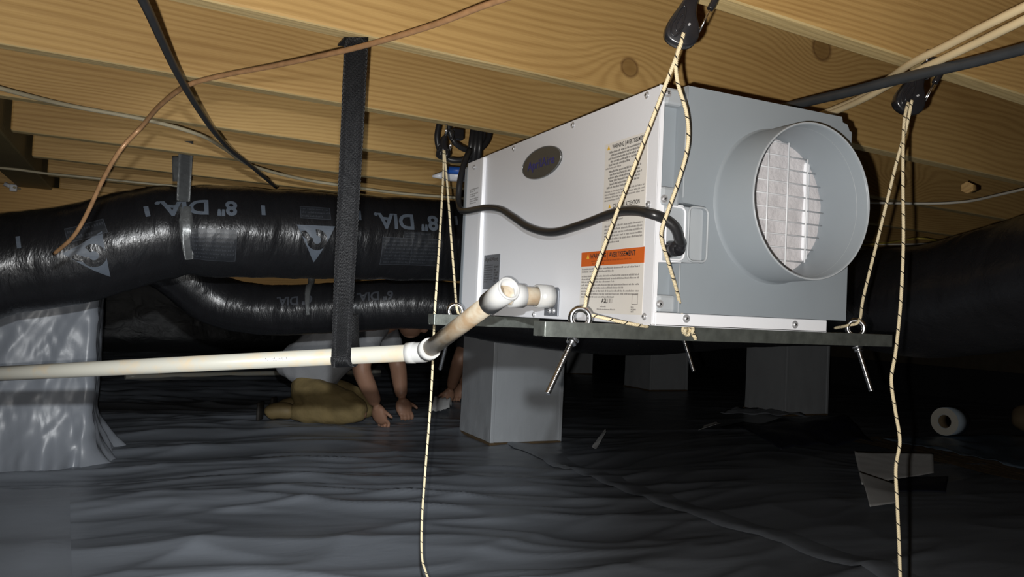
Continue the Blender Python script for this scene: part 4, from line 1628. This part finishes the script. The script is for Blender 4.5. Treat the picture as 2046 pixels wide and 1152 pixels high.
cable('copper_tube', zline([(1130, -60, 1.035), (1060, -22, 1.035), (960, 14, 1.035), (860, 52, 1.03), (740, 88, 1.026), (640, 112, 1.028), (540, 133, 1.028), (440, 152, 1.022), (372, 172, 1.012), (318, 212, 0.995), (282, 254, 0.97)]) + [at(240, 300, 1.47), at(205, 360, 1.52), at(172, 430, 1.58), at(145, 474, 1.62), (at(108, 507, 1.68))],
      0.0043, 'copper', 'bent brown copper tube dangling below the joists in front of the strap', 'copper tube', ext=(1.2, 0))
cable('black_cable', zline([(255, -60, 0.985), (278, -15, 0.985), (300, 30, 0.985), (325, 85, 0.985), (354, 145, 0.985), (392, 210, 0.990), (430, 265, 1.0), (462, 300, 1.015), (500, 330, 1.012), (552, 374, 1.018)]), 0.0058, 'black_cable', 'black cable sagging down across the joists towards the fat duct', ext=(0.9, 0))
cable('sheathed_cable', zline([(-60, 160, 1.026), (0, 176, 1.028), (60, 192, 1.031), (150, 213, 1.037), (300, 241, 1.038), (400, 270, 1.032), (450, 298, 1.03), (500, 330, 1.03), (600, 357, 1.03), (690, 371, 1.03), (800, 386, 1.03), (930, 396, 1.03), (1010, 402, 1.03)]), 0.0046, 'shaded_cable', 'cream cable with shade in its colour, running under the joists just above the fat duct', ext=(0.8, 0.8))
cable('sheathed_cable', zline([(-40, 332, 1.035), (30, 338, 1.035), (90, 346, 1.035), (150, 352, 1.033), (230, 360, 1.034), (310, 368, 1.035), (360, 372, 1.035)]), 0.0042, 'shaded_cable', 'pale cable crossing the joist ends beside the dark girder')
cable('sheathed_cable', zline([(28, 374, 1.03), (60, 384, 1.03), (95, 396, 1.03), (130, 402, 1.03), (170, 405, 1.03), (215, 408, 1.03)]), 0.0046, 'shaded_cable', 'short pale cable from a small connector by the dark girder')
bm = B()
pc = on(27, 375, 2, 1.03)
box(bm, pc - Vector((0.012, 0.012, 0.014)), pc + Vector((0.012, 0.012, 0.012)), 0.004)
cyl(bm, pc, pc + Vector((-0.03, 0.0, 0.012)), 0.008, n=10)
mk('cable_connector', bm, M['white_plastic'], None, label='small white cable connector by the dark girder', cat='connector')
cable('sheathed_cable', zline([(2140, -32, 1.03), (2046, 14, 1.03), (1960, 56, 1.03), (1890, 92, 1.03), (1825, 124, 1.031), (1775, 158, 1.034), (1735, 187, 1.038), (1690, 208, 1.041), (1630, 232, 1.043)]), 0.0056, 'cream', 'upper of two cream cables beside the ratchet near the collar', group='cream cables by the collar', ext=(1.6, 0.8))
cable('sheathed_cable', zline([(2140, -6, 1.018), (2046, 40, 1.018), (1960, 82, 1.018), (1890, 115, 1.018), (1830, 143, 1.02), (1780, 168, 1.026), (1735, 193, 1.024), (1690, 214, 1.026), (1640, 234, 1.027)]), 0.0056, 'cream', 'lower of two cream cables beside the ratchet near the collar', group='cream cables by the collar', ext=(1.6, 0.8))
cable('black_cable', zline([(2140, 70, 1.006), (2046, 97, 1.006), (1950, 122, 1.006), (1860, 143, 1.006), (1780, 162, 1.008), (1700, 183, 1.007), (1640, 197, 1.009), (1570, 214, 1.012)]), 0.0080, 'black_cable', 'thick black cable crossing in front of the ratchet above the collar', ext=(1.6, 0.6))
cable('white_wire', zline([(1640, 402, 1.03), (1720, 404, 1.03), (1800, 406, 1.03), (1880, 406, 1.03), (1940, 401, 1.03), (2000, 388, 1.03), (2060, 374, 1.03)]), 0.0038, 'white_wire', 'thin white wire crossing the dark joists beside the collar', ext=(0.8, 1.2))
cable('yellow_cable', zline([(1650, 492, 1.02), (1710, 490, 1.02), (1780, 484, 1.02), (1835, 476, 1.02), (1880, 482, 1.02), (1930, 488, 1.02)]), 0.0042, 'yellow_wire', 'yellow cable above the large black duct', ext=(0.8, 0.9))
cable('white_wire', zline([(1650, 484, 1.035), (1710, 487, 1.035), (1800, 488, 1.035), (1860, 486, 1.035), (1920, 484, 1.035)]), 0.0036, 'white_wire', 'white wire behind the yellow cable above the large duct', group='white wires above the large duct', ext=(0.8, 0.9))
cable('white_wire', zline([(1650, 490, 1.01), (1710, 496, 1.01), (1770, 501, 1.01), (1820, 503, 1.01), (1870, 496, 1.01), (1910, 488, 1.01)]), 0.0040, 'white_wire', 'sagging white wire below the yellow cable', group='white wires above the large duct')
cable('white_wire', zline([(1680, 496, 1.02), (1740, 506, 1.02), (1800, 511, 1.02), (1850, 513, 1.02)]), 0.0034, 'white_wire', 'lowest white wire touching the top of the large duct', group='white wires above the large duct')

# power cord of the dehumidifier
gq = gp + Vector((0.001, -0.014, 0.006))
cord = [gq, on(1357, 478, 1, 0.806), on(1349, 456, 1, 0.802), on(1328, 438, 1, 0.806), on(1300, 427, 0, 0.574), on(1265, 421, 0, 0.572), on(1225, 426, 0, 0.574), on(1165, 448, 0, 0.572), on(1105, 464, 0, 0.570), on(1060, 455, 0, 0.572), on(1025, 433, 0, 0.576), on(1000, 418, 0, 0.580), on(970, 415, 0, 0.580), on(935, 421, 0, 0.584), on(921, 419, 0, 0.588), on(916, 398, 1, 1.548), on(919, 362, 1, 1.556), on(928, 325, 1, 1.572), on(938, 300, 1, 1.605)]
POW = thing('power_cord', on(916, 398, 1, 1.548), 'black power cord looping across the white panel, its slack coiled under a joist', 'power cord')
mk('cord_run', tube(B(), catmull(cord, 10), 0.0066, 12), M['black_cord'], POW)
for seq in ([(896, 238, 1.63), (898, 262, 1.63), (908, 284, 1.63), (926, 297, 1.635), (946, 301, 1.64)],
            [(878, 244, 1.65), (873, 275, 1.65), (880, 303, 1.65), (898, 318, 1.645), (920, 320, 1.64), (938, 312, 1.64), (950, 296, 1.65)],
            [(946, 303, 1.64), (962, 296, 1.65), (974, 280, 1.66), (978, 262, 1.67), (973, 244, 1.68)],
            [(940, 306, 1.655), (958, 290, 1.665), (966, 270, 1.675), (962, 246, 1.685)]):
    mk('cord_coil', tube(B(), catmull([on(x, y, 1, yy) for x, y, yy in seq], 8), 0.0064, 10), M['black_cord'], POW)
bm = B()
tp = on(946, 286, 1, 1.64)

for dx in (-0.011, 0.0, 0.011):
    bm = cyl(B(), tp + RT * dx - UP * 0.045, tp + RT * (dx * 0.8 + 0.008) + UP * 0.035, 0.0068, n=10)
    mk('cord_bundle', bm, M['black_cord'], POW)
bm = B()
box(bm, tp - Vector((0.05, -0.004, -0.005)), tp - Vector((0.022, -0.02, -0.030)), 0.003)
mk('plug', bm, M['black_plastic'], POW)

# small blue and white tube tucked behind
q0 = at(925, 344, 2.02)
TB = thing('sealant_tube', q0, 'small blue and white plastic tube tucked under the joists beside the cord coil', 'tube')
dz = RT
bm = B()
cyl(bm, at(886, 350, 2.05), at(935, 352, 2.05), 0.0150, n=18)
mk('tube_body', bm, M['white_plastic'], TB)
bm = B()
cyl(bm, at(888, 339, 2.03), at(935, 342, 2.03), 0.0100, n=18)
mk('blue_band', bm, M['blue'], TB)
bm = B()
cyl(bm, at(886, 350, 2.05), at(864, 352, 2.05), 0.011, 0.003, n=12)
mk('nozzle', bm, M['white_plastic'], TB)

# ------------------------------------------------------------------ things on the floor
# distant white pipe along the floor
cable('floor_pipe', [on(250, 752, 2, 0.03), on(420, 748, 2, 0.03), on(600, 744, 2, 0.03), on(760, 742, 2, 0.03)], 0.02, 'pvc', 'distant white pipe lying on the liner beyond the kneeling person', 'pipe', seg=14)
# tape roll
TRc = fl(1897, 878)
TR = thing('tape_roll', TRc, 'wide roll of pale seam tape lying on its side on the liner', 'tape roll')
axd = (RT * 0.84 + FW * 0.54)
axd.z = 0
axd.normalize()
RR = 0.082
cz = Vector((TRc.x, TRc.y, fz(TRc.x, TRc.y) + RR + 0.022))
fa, fb = cz - axd * 0.06, cz + axd * 0.06
vw = C0 - cz
bm = hollow(B(), fa, fb, RR, RR * 0.48, 44)
mk('tape_winding', bm, M['tape_face'], TR)
for c_, s_ in ((fa, -1), (fb, 1)):
    bm = hollow(B(), c_ + axd * 0.0005 * s_, c_ + axd * 0.0025 * s_, RR * 0.985, RR * 0.50, 44)
    mk('tape_side', bm, M['tape_side'], TR)
bm = hollow(B(), fa + axd * 0.004, fb - axd * 0.004, RR * 0.478, RR * 0.44, 36)
mk('card_core', bm, M['card'], TR)

# white-backed strips
drape('backing_strip', [fl(1706, 940), fl(1864, 934), fl(1866, 950), fl(1722, 975)], M['paper'], lift=0.012, curl=lambda u, v: 0.07 * (1 - v) * (1 - 0.3 * u), label='curled white backing strip lying above the other strip', cat='paper strip', group='white strips on the liner')
drape('navy_offcut', [fl(1752, 956), fl(1895, 953), fl(1890, 988), fl(1745, 983)], M['navy_film'], lift=0.004, label='flat navy film offcut beside the white backing strips', cat='film offcut')
drape('backing_strip', [fl(1716, 979), fl(1792, 975), fl(1796, 1012), fl(1738, 1020)], M['paper'], lift=0.012, curl=lambda u, v: 0.06 * (1 - u) * (1 - v), label='short curled white backing strip below the navy offcut', cat='paper strip', group='white strips on the liner')
drape('backing_strip', [fl(1182, 905), fl(1208, 886), fl(1210, 893), fl(1190, 912)], M['paper'], lift=0.02, curl=lambda u, v: 0.05 * u, label='small upturned pale flap of liner tape by the grey pier', cat='tape flap')
drape('backing_strip', [fl(1395, 866), fl(1420, 850), fl(1440, 866), fl(1430, 871)], M['paper'], lift=0.02, curl=lambda u, v: 0.04 * v, label='small pale triangular flap beside the crumpled navy sheet', cat='tape flap')


def crump(u, v):
    return 0.05 * math.sin(v * 3.1) ** 2 * (0.5 + 0.5 * u) + 0.035 * float(perlin(u * 4, v * 3, 4)) + 0.03


drape('navy_sheet', [fl(1436, 864), fl(1650, 842), fl(1748, 896), fl(1560, 912)], M['navy_film'], lift=0.01, nx=40, ny=24, curl=crump, label='crumpled navy plastic sheet in front of the grey pier', cat='plastic sheet')
drape('clear_film', [fl(1438, 850), fl(1612, 858), fl(1540, 843), fl(1470, 842)], M['pier_film'], lift=0.075, nx=20, ny=10, curl=lambda u, v: 0.03 * float(perlin(u * 5, v * 4, 8)) + 0.01, label='folded glossy clear film on top of the navy sheet', cat='plastic film')
drape('blue_sheet', [fl(1760, 880), fl(2110, 872), fl(2130, 960), fl(1880, 905)], M['blue_film'], lift=0.008, nx=40, ny=20, curl=lambda u, v: 0.03 * abs(float(perlin(u * 5, v * 3, 3))), label='dull blue plastic sheet under the tape roll', cat='plastic sheet')
# earth showing between the liner sheets
drape('soil_gap', [fl(1690, 880), fl(1790, 872), fl(2080, 950), fl(2080, 975)], M['mud'], FLOOR, lift=0.004, nx=40, ny=8, curl=lambda u, v: 0.01 * float(perlin(u * 20, v * 6, 2)))
bm = B()
bc_ = fl(2052, 872)
bmesh.ops.create_icosphere(bm, subdivisions=3, radius=1, matrix=Matrix.Translation((bc_.x, bc_.y, 0.115)) @ Matrix.Diagonal((0.10, 0.09, 0.085, 1)))
for v in bm.verts:
    v.co += v.normal * 0.012 * float(perlin(v.co.x * 20, v.co.z * 20 + v.co.y * 11, 4))
mk('cloth_bundle', bm, M['card'], None, smooth=True, label='brown rounded bundle on the liner beyond the tape roll', cat='bundle')

# ------------------------------------------------------------------ people


def skin_mesh(chains, sub=1):
    """chains: list of (points, radii) -> joined smooth limbs as bmesh"""
    me = bpy.data.meshes.new('tmp')
    V, Eg, Rr = [], [], []
    idx = {}
    for pts, rad in chains:
        prev = None
        for p, r_ in zip(pts, rad):
            key = tuple(round(c, 4) for c in p)
            if key not in idx:
                idx[key] = len(V)
                V.append(Vector(p))
                Rr.append(r_)
            i = idx[key]
            if prev is not None and prev != i:
                Eg.append((prev, i))
            prev = i
    me.from_pydata(V, Eg, [])
    o = bpy.data.objects.new('tmp', me)
    COL.objects.link(o)
    md = o.modifiers.new('s', 'SKIN')
    md.use_smooth_shade = True
    for i, sv in enumerate(me.skin_vertices[0].data):
        r_ = Rr[i]
        sv.radius = (r_, r_) if not hasattr(r_, '__len__') else r_
        sv.use_root = (i == 0)
    if sub:
        m2 = o.modifiers.new('d', 'SUBSURF')
        m2.levels = sub
        m2.render_levels = sub
    dg = bpy.context.evaluated_depsgraph_get()
    out = bpy.data.meshes.new_from_object(o.evaluated_get(dg))
    bpy.data.objects.remove(o)
    bpy.data.meshes.remove(me)
    bm = B()
    bm.from_mesh(out)
    bpy.data.meshes.remove(out)
    return bm


def remesh(bm, voxel, smooth=4):
    me = bpy.data.meshes.new('tmp')
    bm.to_mesh(me)
    bm.free()
    o = bpy.data.objects.new('tmp', me)
    COL.objects.link(o)
    md = o.modifiers.new('r', 'REMESH')
    md.mode = 'VOXEL'
    md.voxel_size = voxel
    if smooth:
        m2 = o.modifiers.new('s', 'SMOOTH')
        m2.factor = 0.5
        m2.iterations = smooth
    dg = bpy.context.evaluated_depsgraph_get()
    out = bpy.data.meshes.new_from_object(o.evaluated_get(dg))
    bpy.data.objects.remove(o)
    bpy.data.meshes.remove(me)
    return out


def ell(bm, c, r_, rot=None, sub=3):
    mt = Matrix.Translation(c) @ (rot.to_4x4() if rot else Matrix.Identity(4)) @ Matrix.Diagonal((*r_, 1))
    bmesh.ops.create_icosphere(bm, subdivisions=sub, radius=1, matrix=mt)


def person_meshes():
    """kneeling, leaning forward with both hands at the floor; local x = forward, y = left, z = up"""
    V = Vector
    pel = V((-0.12, 0, 0.235))
    waist = V((-0.03, 0, 0.36))
    chest = V((0.12, 0, 0.485))
    shl = V((0.245, 0, 0.545))
    neck = V((0.325, 0, 0.565))
    head = V((0.425, 0, 0.585))
    bm = B()
    chains = [([pel, waist, chest, shl], [(0.09, 0.12), (0.09, 0.12), (0.10, 0.135), (0.085, 0.115)]), ([shl, neck, head], [(0.09, 0.12), 0.055, 0.062])]
    arms = []
    for s, el, wr in ((-1, V((0.21, -0.235, 0.31)), V((0.295, -0.175, 0.118))), (1, V((0.33, 0.25, 0.31)), V((0.375, 0.16, 0.118)))):
        sh = V((0.245, 0.165 * s, 0.525))
        mid = sh.lerp(el, 0.5)
        fm = el.lerp(wr, 0.35)
        chains.append(([shl, sh, mid, el, fm, wr], [(0.09, 0.12), 0.066, 0.058, 0.052, 0.050, 0.034]))
        arms.append((s, sh, mid, el, fm, wr))
    legs = []
    for s in (-1, 1):
        hip = V((-0.11, 0.095 * s, 0.165))
        knee = V((0.235, 0.125 * s, 0.075))
        ank = V((-0.185, 0.115 * s, 0.055))
        mt = hip.lerp(knee, 0.5) + V((0, 0, 0.012))
        cf = knee.lerp(ank, 0.42)
        chains.append(([pel, hip, mt, knee], [(0.08, 0.10), 0.058, 0.048, 0.036]))
        chains.append(([knee + V((0.005, 0, -0.008)), cf, ank], [0.036, 0.036, 0.034]))
        legs.append((s, hip, mt, knee, cf, ank))
    bm = B()
    for ch in chains:
        b2 = skin_mesh([ch], 2)
        me = bpy.data.meshes.new('tmp')
        b2.to_mesh(me)
        b2.free()
        bm.from_mesh(me)
        bpy.data.meshes.remove(me)
    # head looking down and forward
    dn = V((0.80, 0, -0.60)).normalized()        # face direction
    upv = V((0.60, 0, 0.80))
    rot = Matrix((dn, V((0, 1, 0)), upv)).transposed()

    def H(f, l, u):
        return head + rot @ V((f, l, u))
    ell(bm, H(0.005, 0, 0.03), (0.095, 0.076, 0.108), rot)
    ell(bm, H(0.035, 0, -0.045), (0.062, 0.058, 0.062), rot)
    ell(bm, H(0.103, 0, -0.005), (0.020, 0.013, 0.026), rot, 2)
    ell(bm, H(0.084, 0, -0.052), (0.016, 0.026, 0.009), rot, 2)
    ell(bm, H(0.084, 0.030, 0.028), (0.016, 0.026, 0.009), rot, 2)
    ell(bm, H(0.084, -0.030, 0.028), (0.016, 0.026, 0.009), rot, 2)
    for s in (-1, 1):
        ell(bm, H(-0.005, 0.078 * s, -0.002), (0.020, 0.011, 0.030), rot, 2)
    # hands: palm and five fingers pressed to the floor
    for (s, sh, mid, el, fm, wr) in arms:
        pd = V((0.30, 0.10 * -s, -0.94)).normalized()
        lat = V((0.8, 0.6 * s, 0.0))
        cu = V((0.6, -0.8 * s, 0.0))
        lat = (lat - pd * lat.dot(pd)).normalized()
        nrm = pd.cross(lat)
        rot2 = Matrix((pd, lat, nrm)).transposed()
        pc = wr + pd * 0.046
        ell(bm, pc, (0.056, 0.050, 0.028), rot2, 3)
        b2 = skin_mesh([([wr - pd * 0.01, wr + pd * 0.03], [0.033, 0.031])], 2)
        me = bpy.data.meshes.new('tmp'); b2.to_mesh(me); b2.free(); bm.from_mesh(me); bpy.data.meshes.remove(me)
        for k, (off, ln) in enumerate(((0.034, 0.064), (0.011, 0.075), (-0.012, 0.071), (-0.034, 0.057))):
            base = pc + pd * 0.034 + lat * off
            dirf = (pd * 0.45 + cu * 0.75 + V((0, 0, -0.10))).normalized()
            j1 = base + dirf * (ln * 0.40)
            j2 = j1 + (cu * 0.05 + V((0, 0, -0.95))).normalized() * (ln * 0.36)
            j3 = j2 + (cu * -0.95 + V((0, 0, -0.15))).normalized() * (ln * 0.30)
            for j in (j1, j2, j3):
                j.z = max(j.z, 0.010)
            b2 = skin_mesh([([base - pd * 0.012, base, j1, j2, j3], [0.0105, 0.0108, 0.0102, 0.0095, 0.0085])], 1)
            me = bpy.data.meshes.new('tmp'); b2.to_mesh(me); b2.free(); bm.from_mesh(me); bpy.data.meshes.remove(me)
        tb = pc - pd * 0.018 + lat * 0.038
        t1 = tb + (pd * 0.6 + lat * 0.8).normalized() * 0.036
        t2 = t1 + (pd * 0.7 + lat * 0.4 + cu * 0.3).normalized() * 0.032
        t2.z = max(t2.z, 0.012)
        b2 = skin_mesh([([tb, t1, t2], [0.0125, 0.0110, 0.0090])], 1)
        me = bpy.data.meshes.new('tmp'); b2.to_mesh(me); b2.free(); bm.from_mesh(me); bpy.data.meshes.remove(me)
    body = remesh(bm, 0.0052, 5)
    # hair
    bm = B()
    ell(bm, H(-0.008, 0, 0.040), (0.101, 0.083, 0.108), rot)
    bmesh.ops.bisect_plane(bm, geom=bm.verts[:] + bm.edges[:] + bm.faces[:], plane_co=H(0.035, 0, 0.035), plane_no=rot @ V((0.85, 0, -0.55)), clear_outer=True)
    bmesh.ops.solidify(bm, geom=bm.faces[:], thickness=0.004)
    hair = bpy.data.meshes.new('hair'); bm.to_mesh(hair); bm.free()
    eyes = []
    for s in (-1, 1):
        bm = B()
        ell(bm, H(0.090, 0.031 * s, 0.016), (0.008, 0.012, 0.008), rot, 2)
        em = bpy.data.meshes.new('eye'); bm.to_mesh(em); bm.free(); eyes.append(em)
    # shirt
    bm = B()
    ch = [([pel + V((-0.035, 0, -0.045)), pel + V((-0.01, 0, 0.03)), waist + V((-0.005, 0, 0.0)), chest, shl], [(0.145, 0.205), (0.142, 0.195), (0.126, 0.165), (0.132, 0.170), (0.108, 0.140)]), ([shl, shl.lerp(neck, 0.55)], [(0.105, 0.130), 0.072])]
    for (s, sh, mid, el, fm, wr) in arms:
        ch.append(([shl, sh, mid, sh.lerp(el, 0.78)], [(0.10, 0.13), 0.085, 0.073, 0.072]))
    for c_ in ch:
        b2 = skin_mesh([c_], 2)
        me = bpy.data.meshes.new('tmp'); b2.to_mesh(me); b2.free(); bm.from_mesh(me); bpy.data.meshes.remove(me)
    shirt = remesh(bm, 0.012, 4)
    bm = B()
    for (s, hip, mt, knee, cf, ank) in legs:
        for c_ in ([([pel + V((0.01, 0, -0.03)), hip, mt, knee], [(0.098, 0.130), 0.094, 0.080, 0.066])], [([knee + V((0.006, 0, 0.0)), cf, ank + V((0.01, 0, 0.0))], [0.066, 0.062, 0.052])]):
            b2 = skin_mesh(c_, 2)
            me = bpy.data.meshes.new('tmp'); b2.to_mesh(me); b2.free(); bm.from_mesh(me); bpy.data.meshes.remove(me)
    for v in bm.verts:
        v.co.z = max(v.co.z, 0.004)
    trousers = remesh(bm, 0.012, 4)
    for me_, am in ((shirt, 0.016), (trousers, 0.026)):
        for v in me_.vertices:
            c_ = v.co
            v.co = c_ + v.normal * am * (0.25 - abs(float(perlin(c_.x * 9 + c_.z * 7, c_.z * 9 - c_.x * 5 + c_.y * 6, 5))))
    boots, soles = [], []
    for (s, hip, mt, knee, cf, ank) in legs:
        bm = B()
        # toes tucked on the floor, heel raised
        b2 = skin_mesh([([ank + V((0.05, 0, 0.0)), ank + V((-0.03, 0, 0.015)), ank + V((-0.085, 0, 0.0)), ank + V((-0.105, 0, -0.022))], [0.046, 0.050, 0.048, 0.034])], 2)
        me = bpy.data.meshes.new('tmp'); b2.to_mesh(me); b2.free(); bm.from_mesh(me); bpy.data.meshes.remove(me)
        for v in bm.verts:
            v.co.z = max(v.co.z, 0.003)
        q_ = bpy.data.meshes.new('boot'); bm.to_mesh(q_); bm.free(); boots.append(q_)
        bm = B()
        box(bm, ank + V((-0.150, -0.040, -0.045)), ank + V((-0.132, 0.040, 0.050)), 0.008)
        q_ = bpy.data.meshes.new('sole'); bm.to_mesh(q_); bm.free(); soles.append(q_)
    return body, hair, eyes, shirt, trousers, boots, soles


PM = person_meshes()


def build_person(org, fwd, label, shirt, trousers, boot):
    t = thing('person', org, label, 'person')
    f = Vector(fwd); f.z = 0; f.normalize()
    l = Vector((0, 0, 1)).cross(f)
    t.rotation_euler = (0, 0, math.atan2(f.y, f.x))
    body, hair, eyes, sh, tr, boots, soles = PM

    def part(name, me, mat):
        o = bpy.data.objects.new(name, me)
        COL.objects.link(o)
        if len(me.materials) == 0:
            me.materials.append(mat)
        o.material_slots[0].link = 'OBJECT'
        o.material_slots[0].material = mat
        me.polygons.foreach_set('use_smooth', [True] * len(me.polygons))
        o.parent = t
        return o
    part('body', body, M['skin'])
    part('hair', hair, M['hair'])
    for e_ in eyes:
        part('eye', e_, M['white_plastic'])
    part('shirt', sh, shirt)
    part('trousers', tr, trousers)
    for b_, s_ in zip(boots, soles):
        bo = part('boot', b_, boot)
        so = part('sole', s_, M['sole'])
        so.parent = bo
    return t


PA = fl(653, 846)
build_person((PA.x, PA.y, 0.012), RT, 'person in light grey shirt and khaki trousers kneeling with both hands at the floor', M['shirt'], M['khaki'], M['boot'])
PB = fl(1000, 826)
PBd = on(1010, 815, 2, 0.0)
build_person((PBd.x, PBd.y, 0.012), -RT - FW * 0.1, 'person in dark clothes crouching mostly hidden behind the grey pier, one arm showing', M['navy'], M['navy'], M['sole'])
hb = fl(880, 824)
drape('white_rag', [fl(862, 830), fl(898, 826), fl(902, 818), fl(872, 814)], M['paper'], lift=0.02, nx=12, ny=8, curl=lambda u, v: 0.05 * math.sin(3.1 * v) + 0.02 * float(perlin(u * 6, v * 5, 3)), label='small white rag at the hand of the half-hidden person', cat='rag')
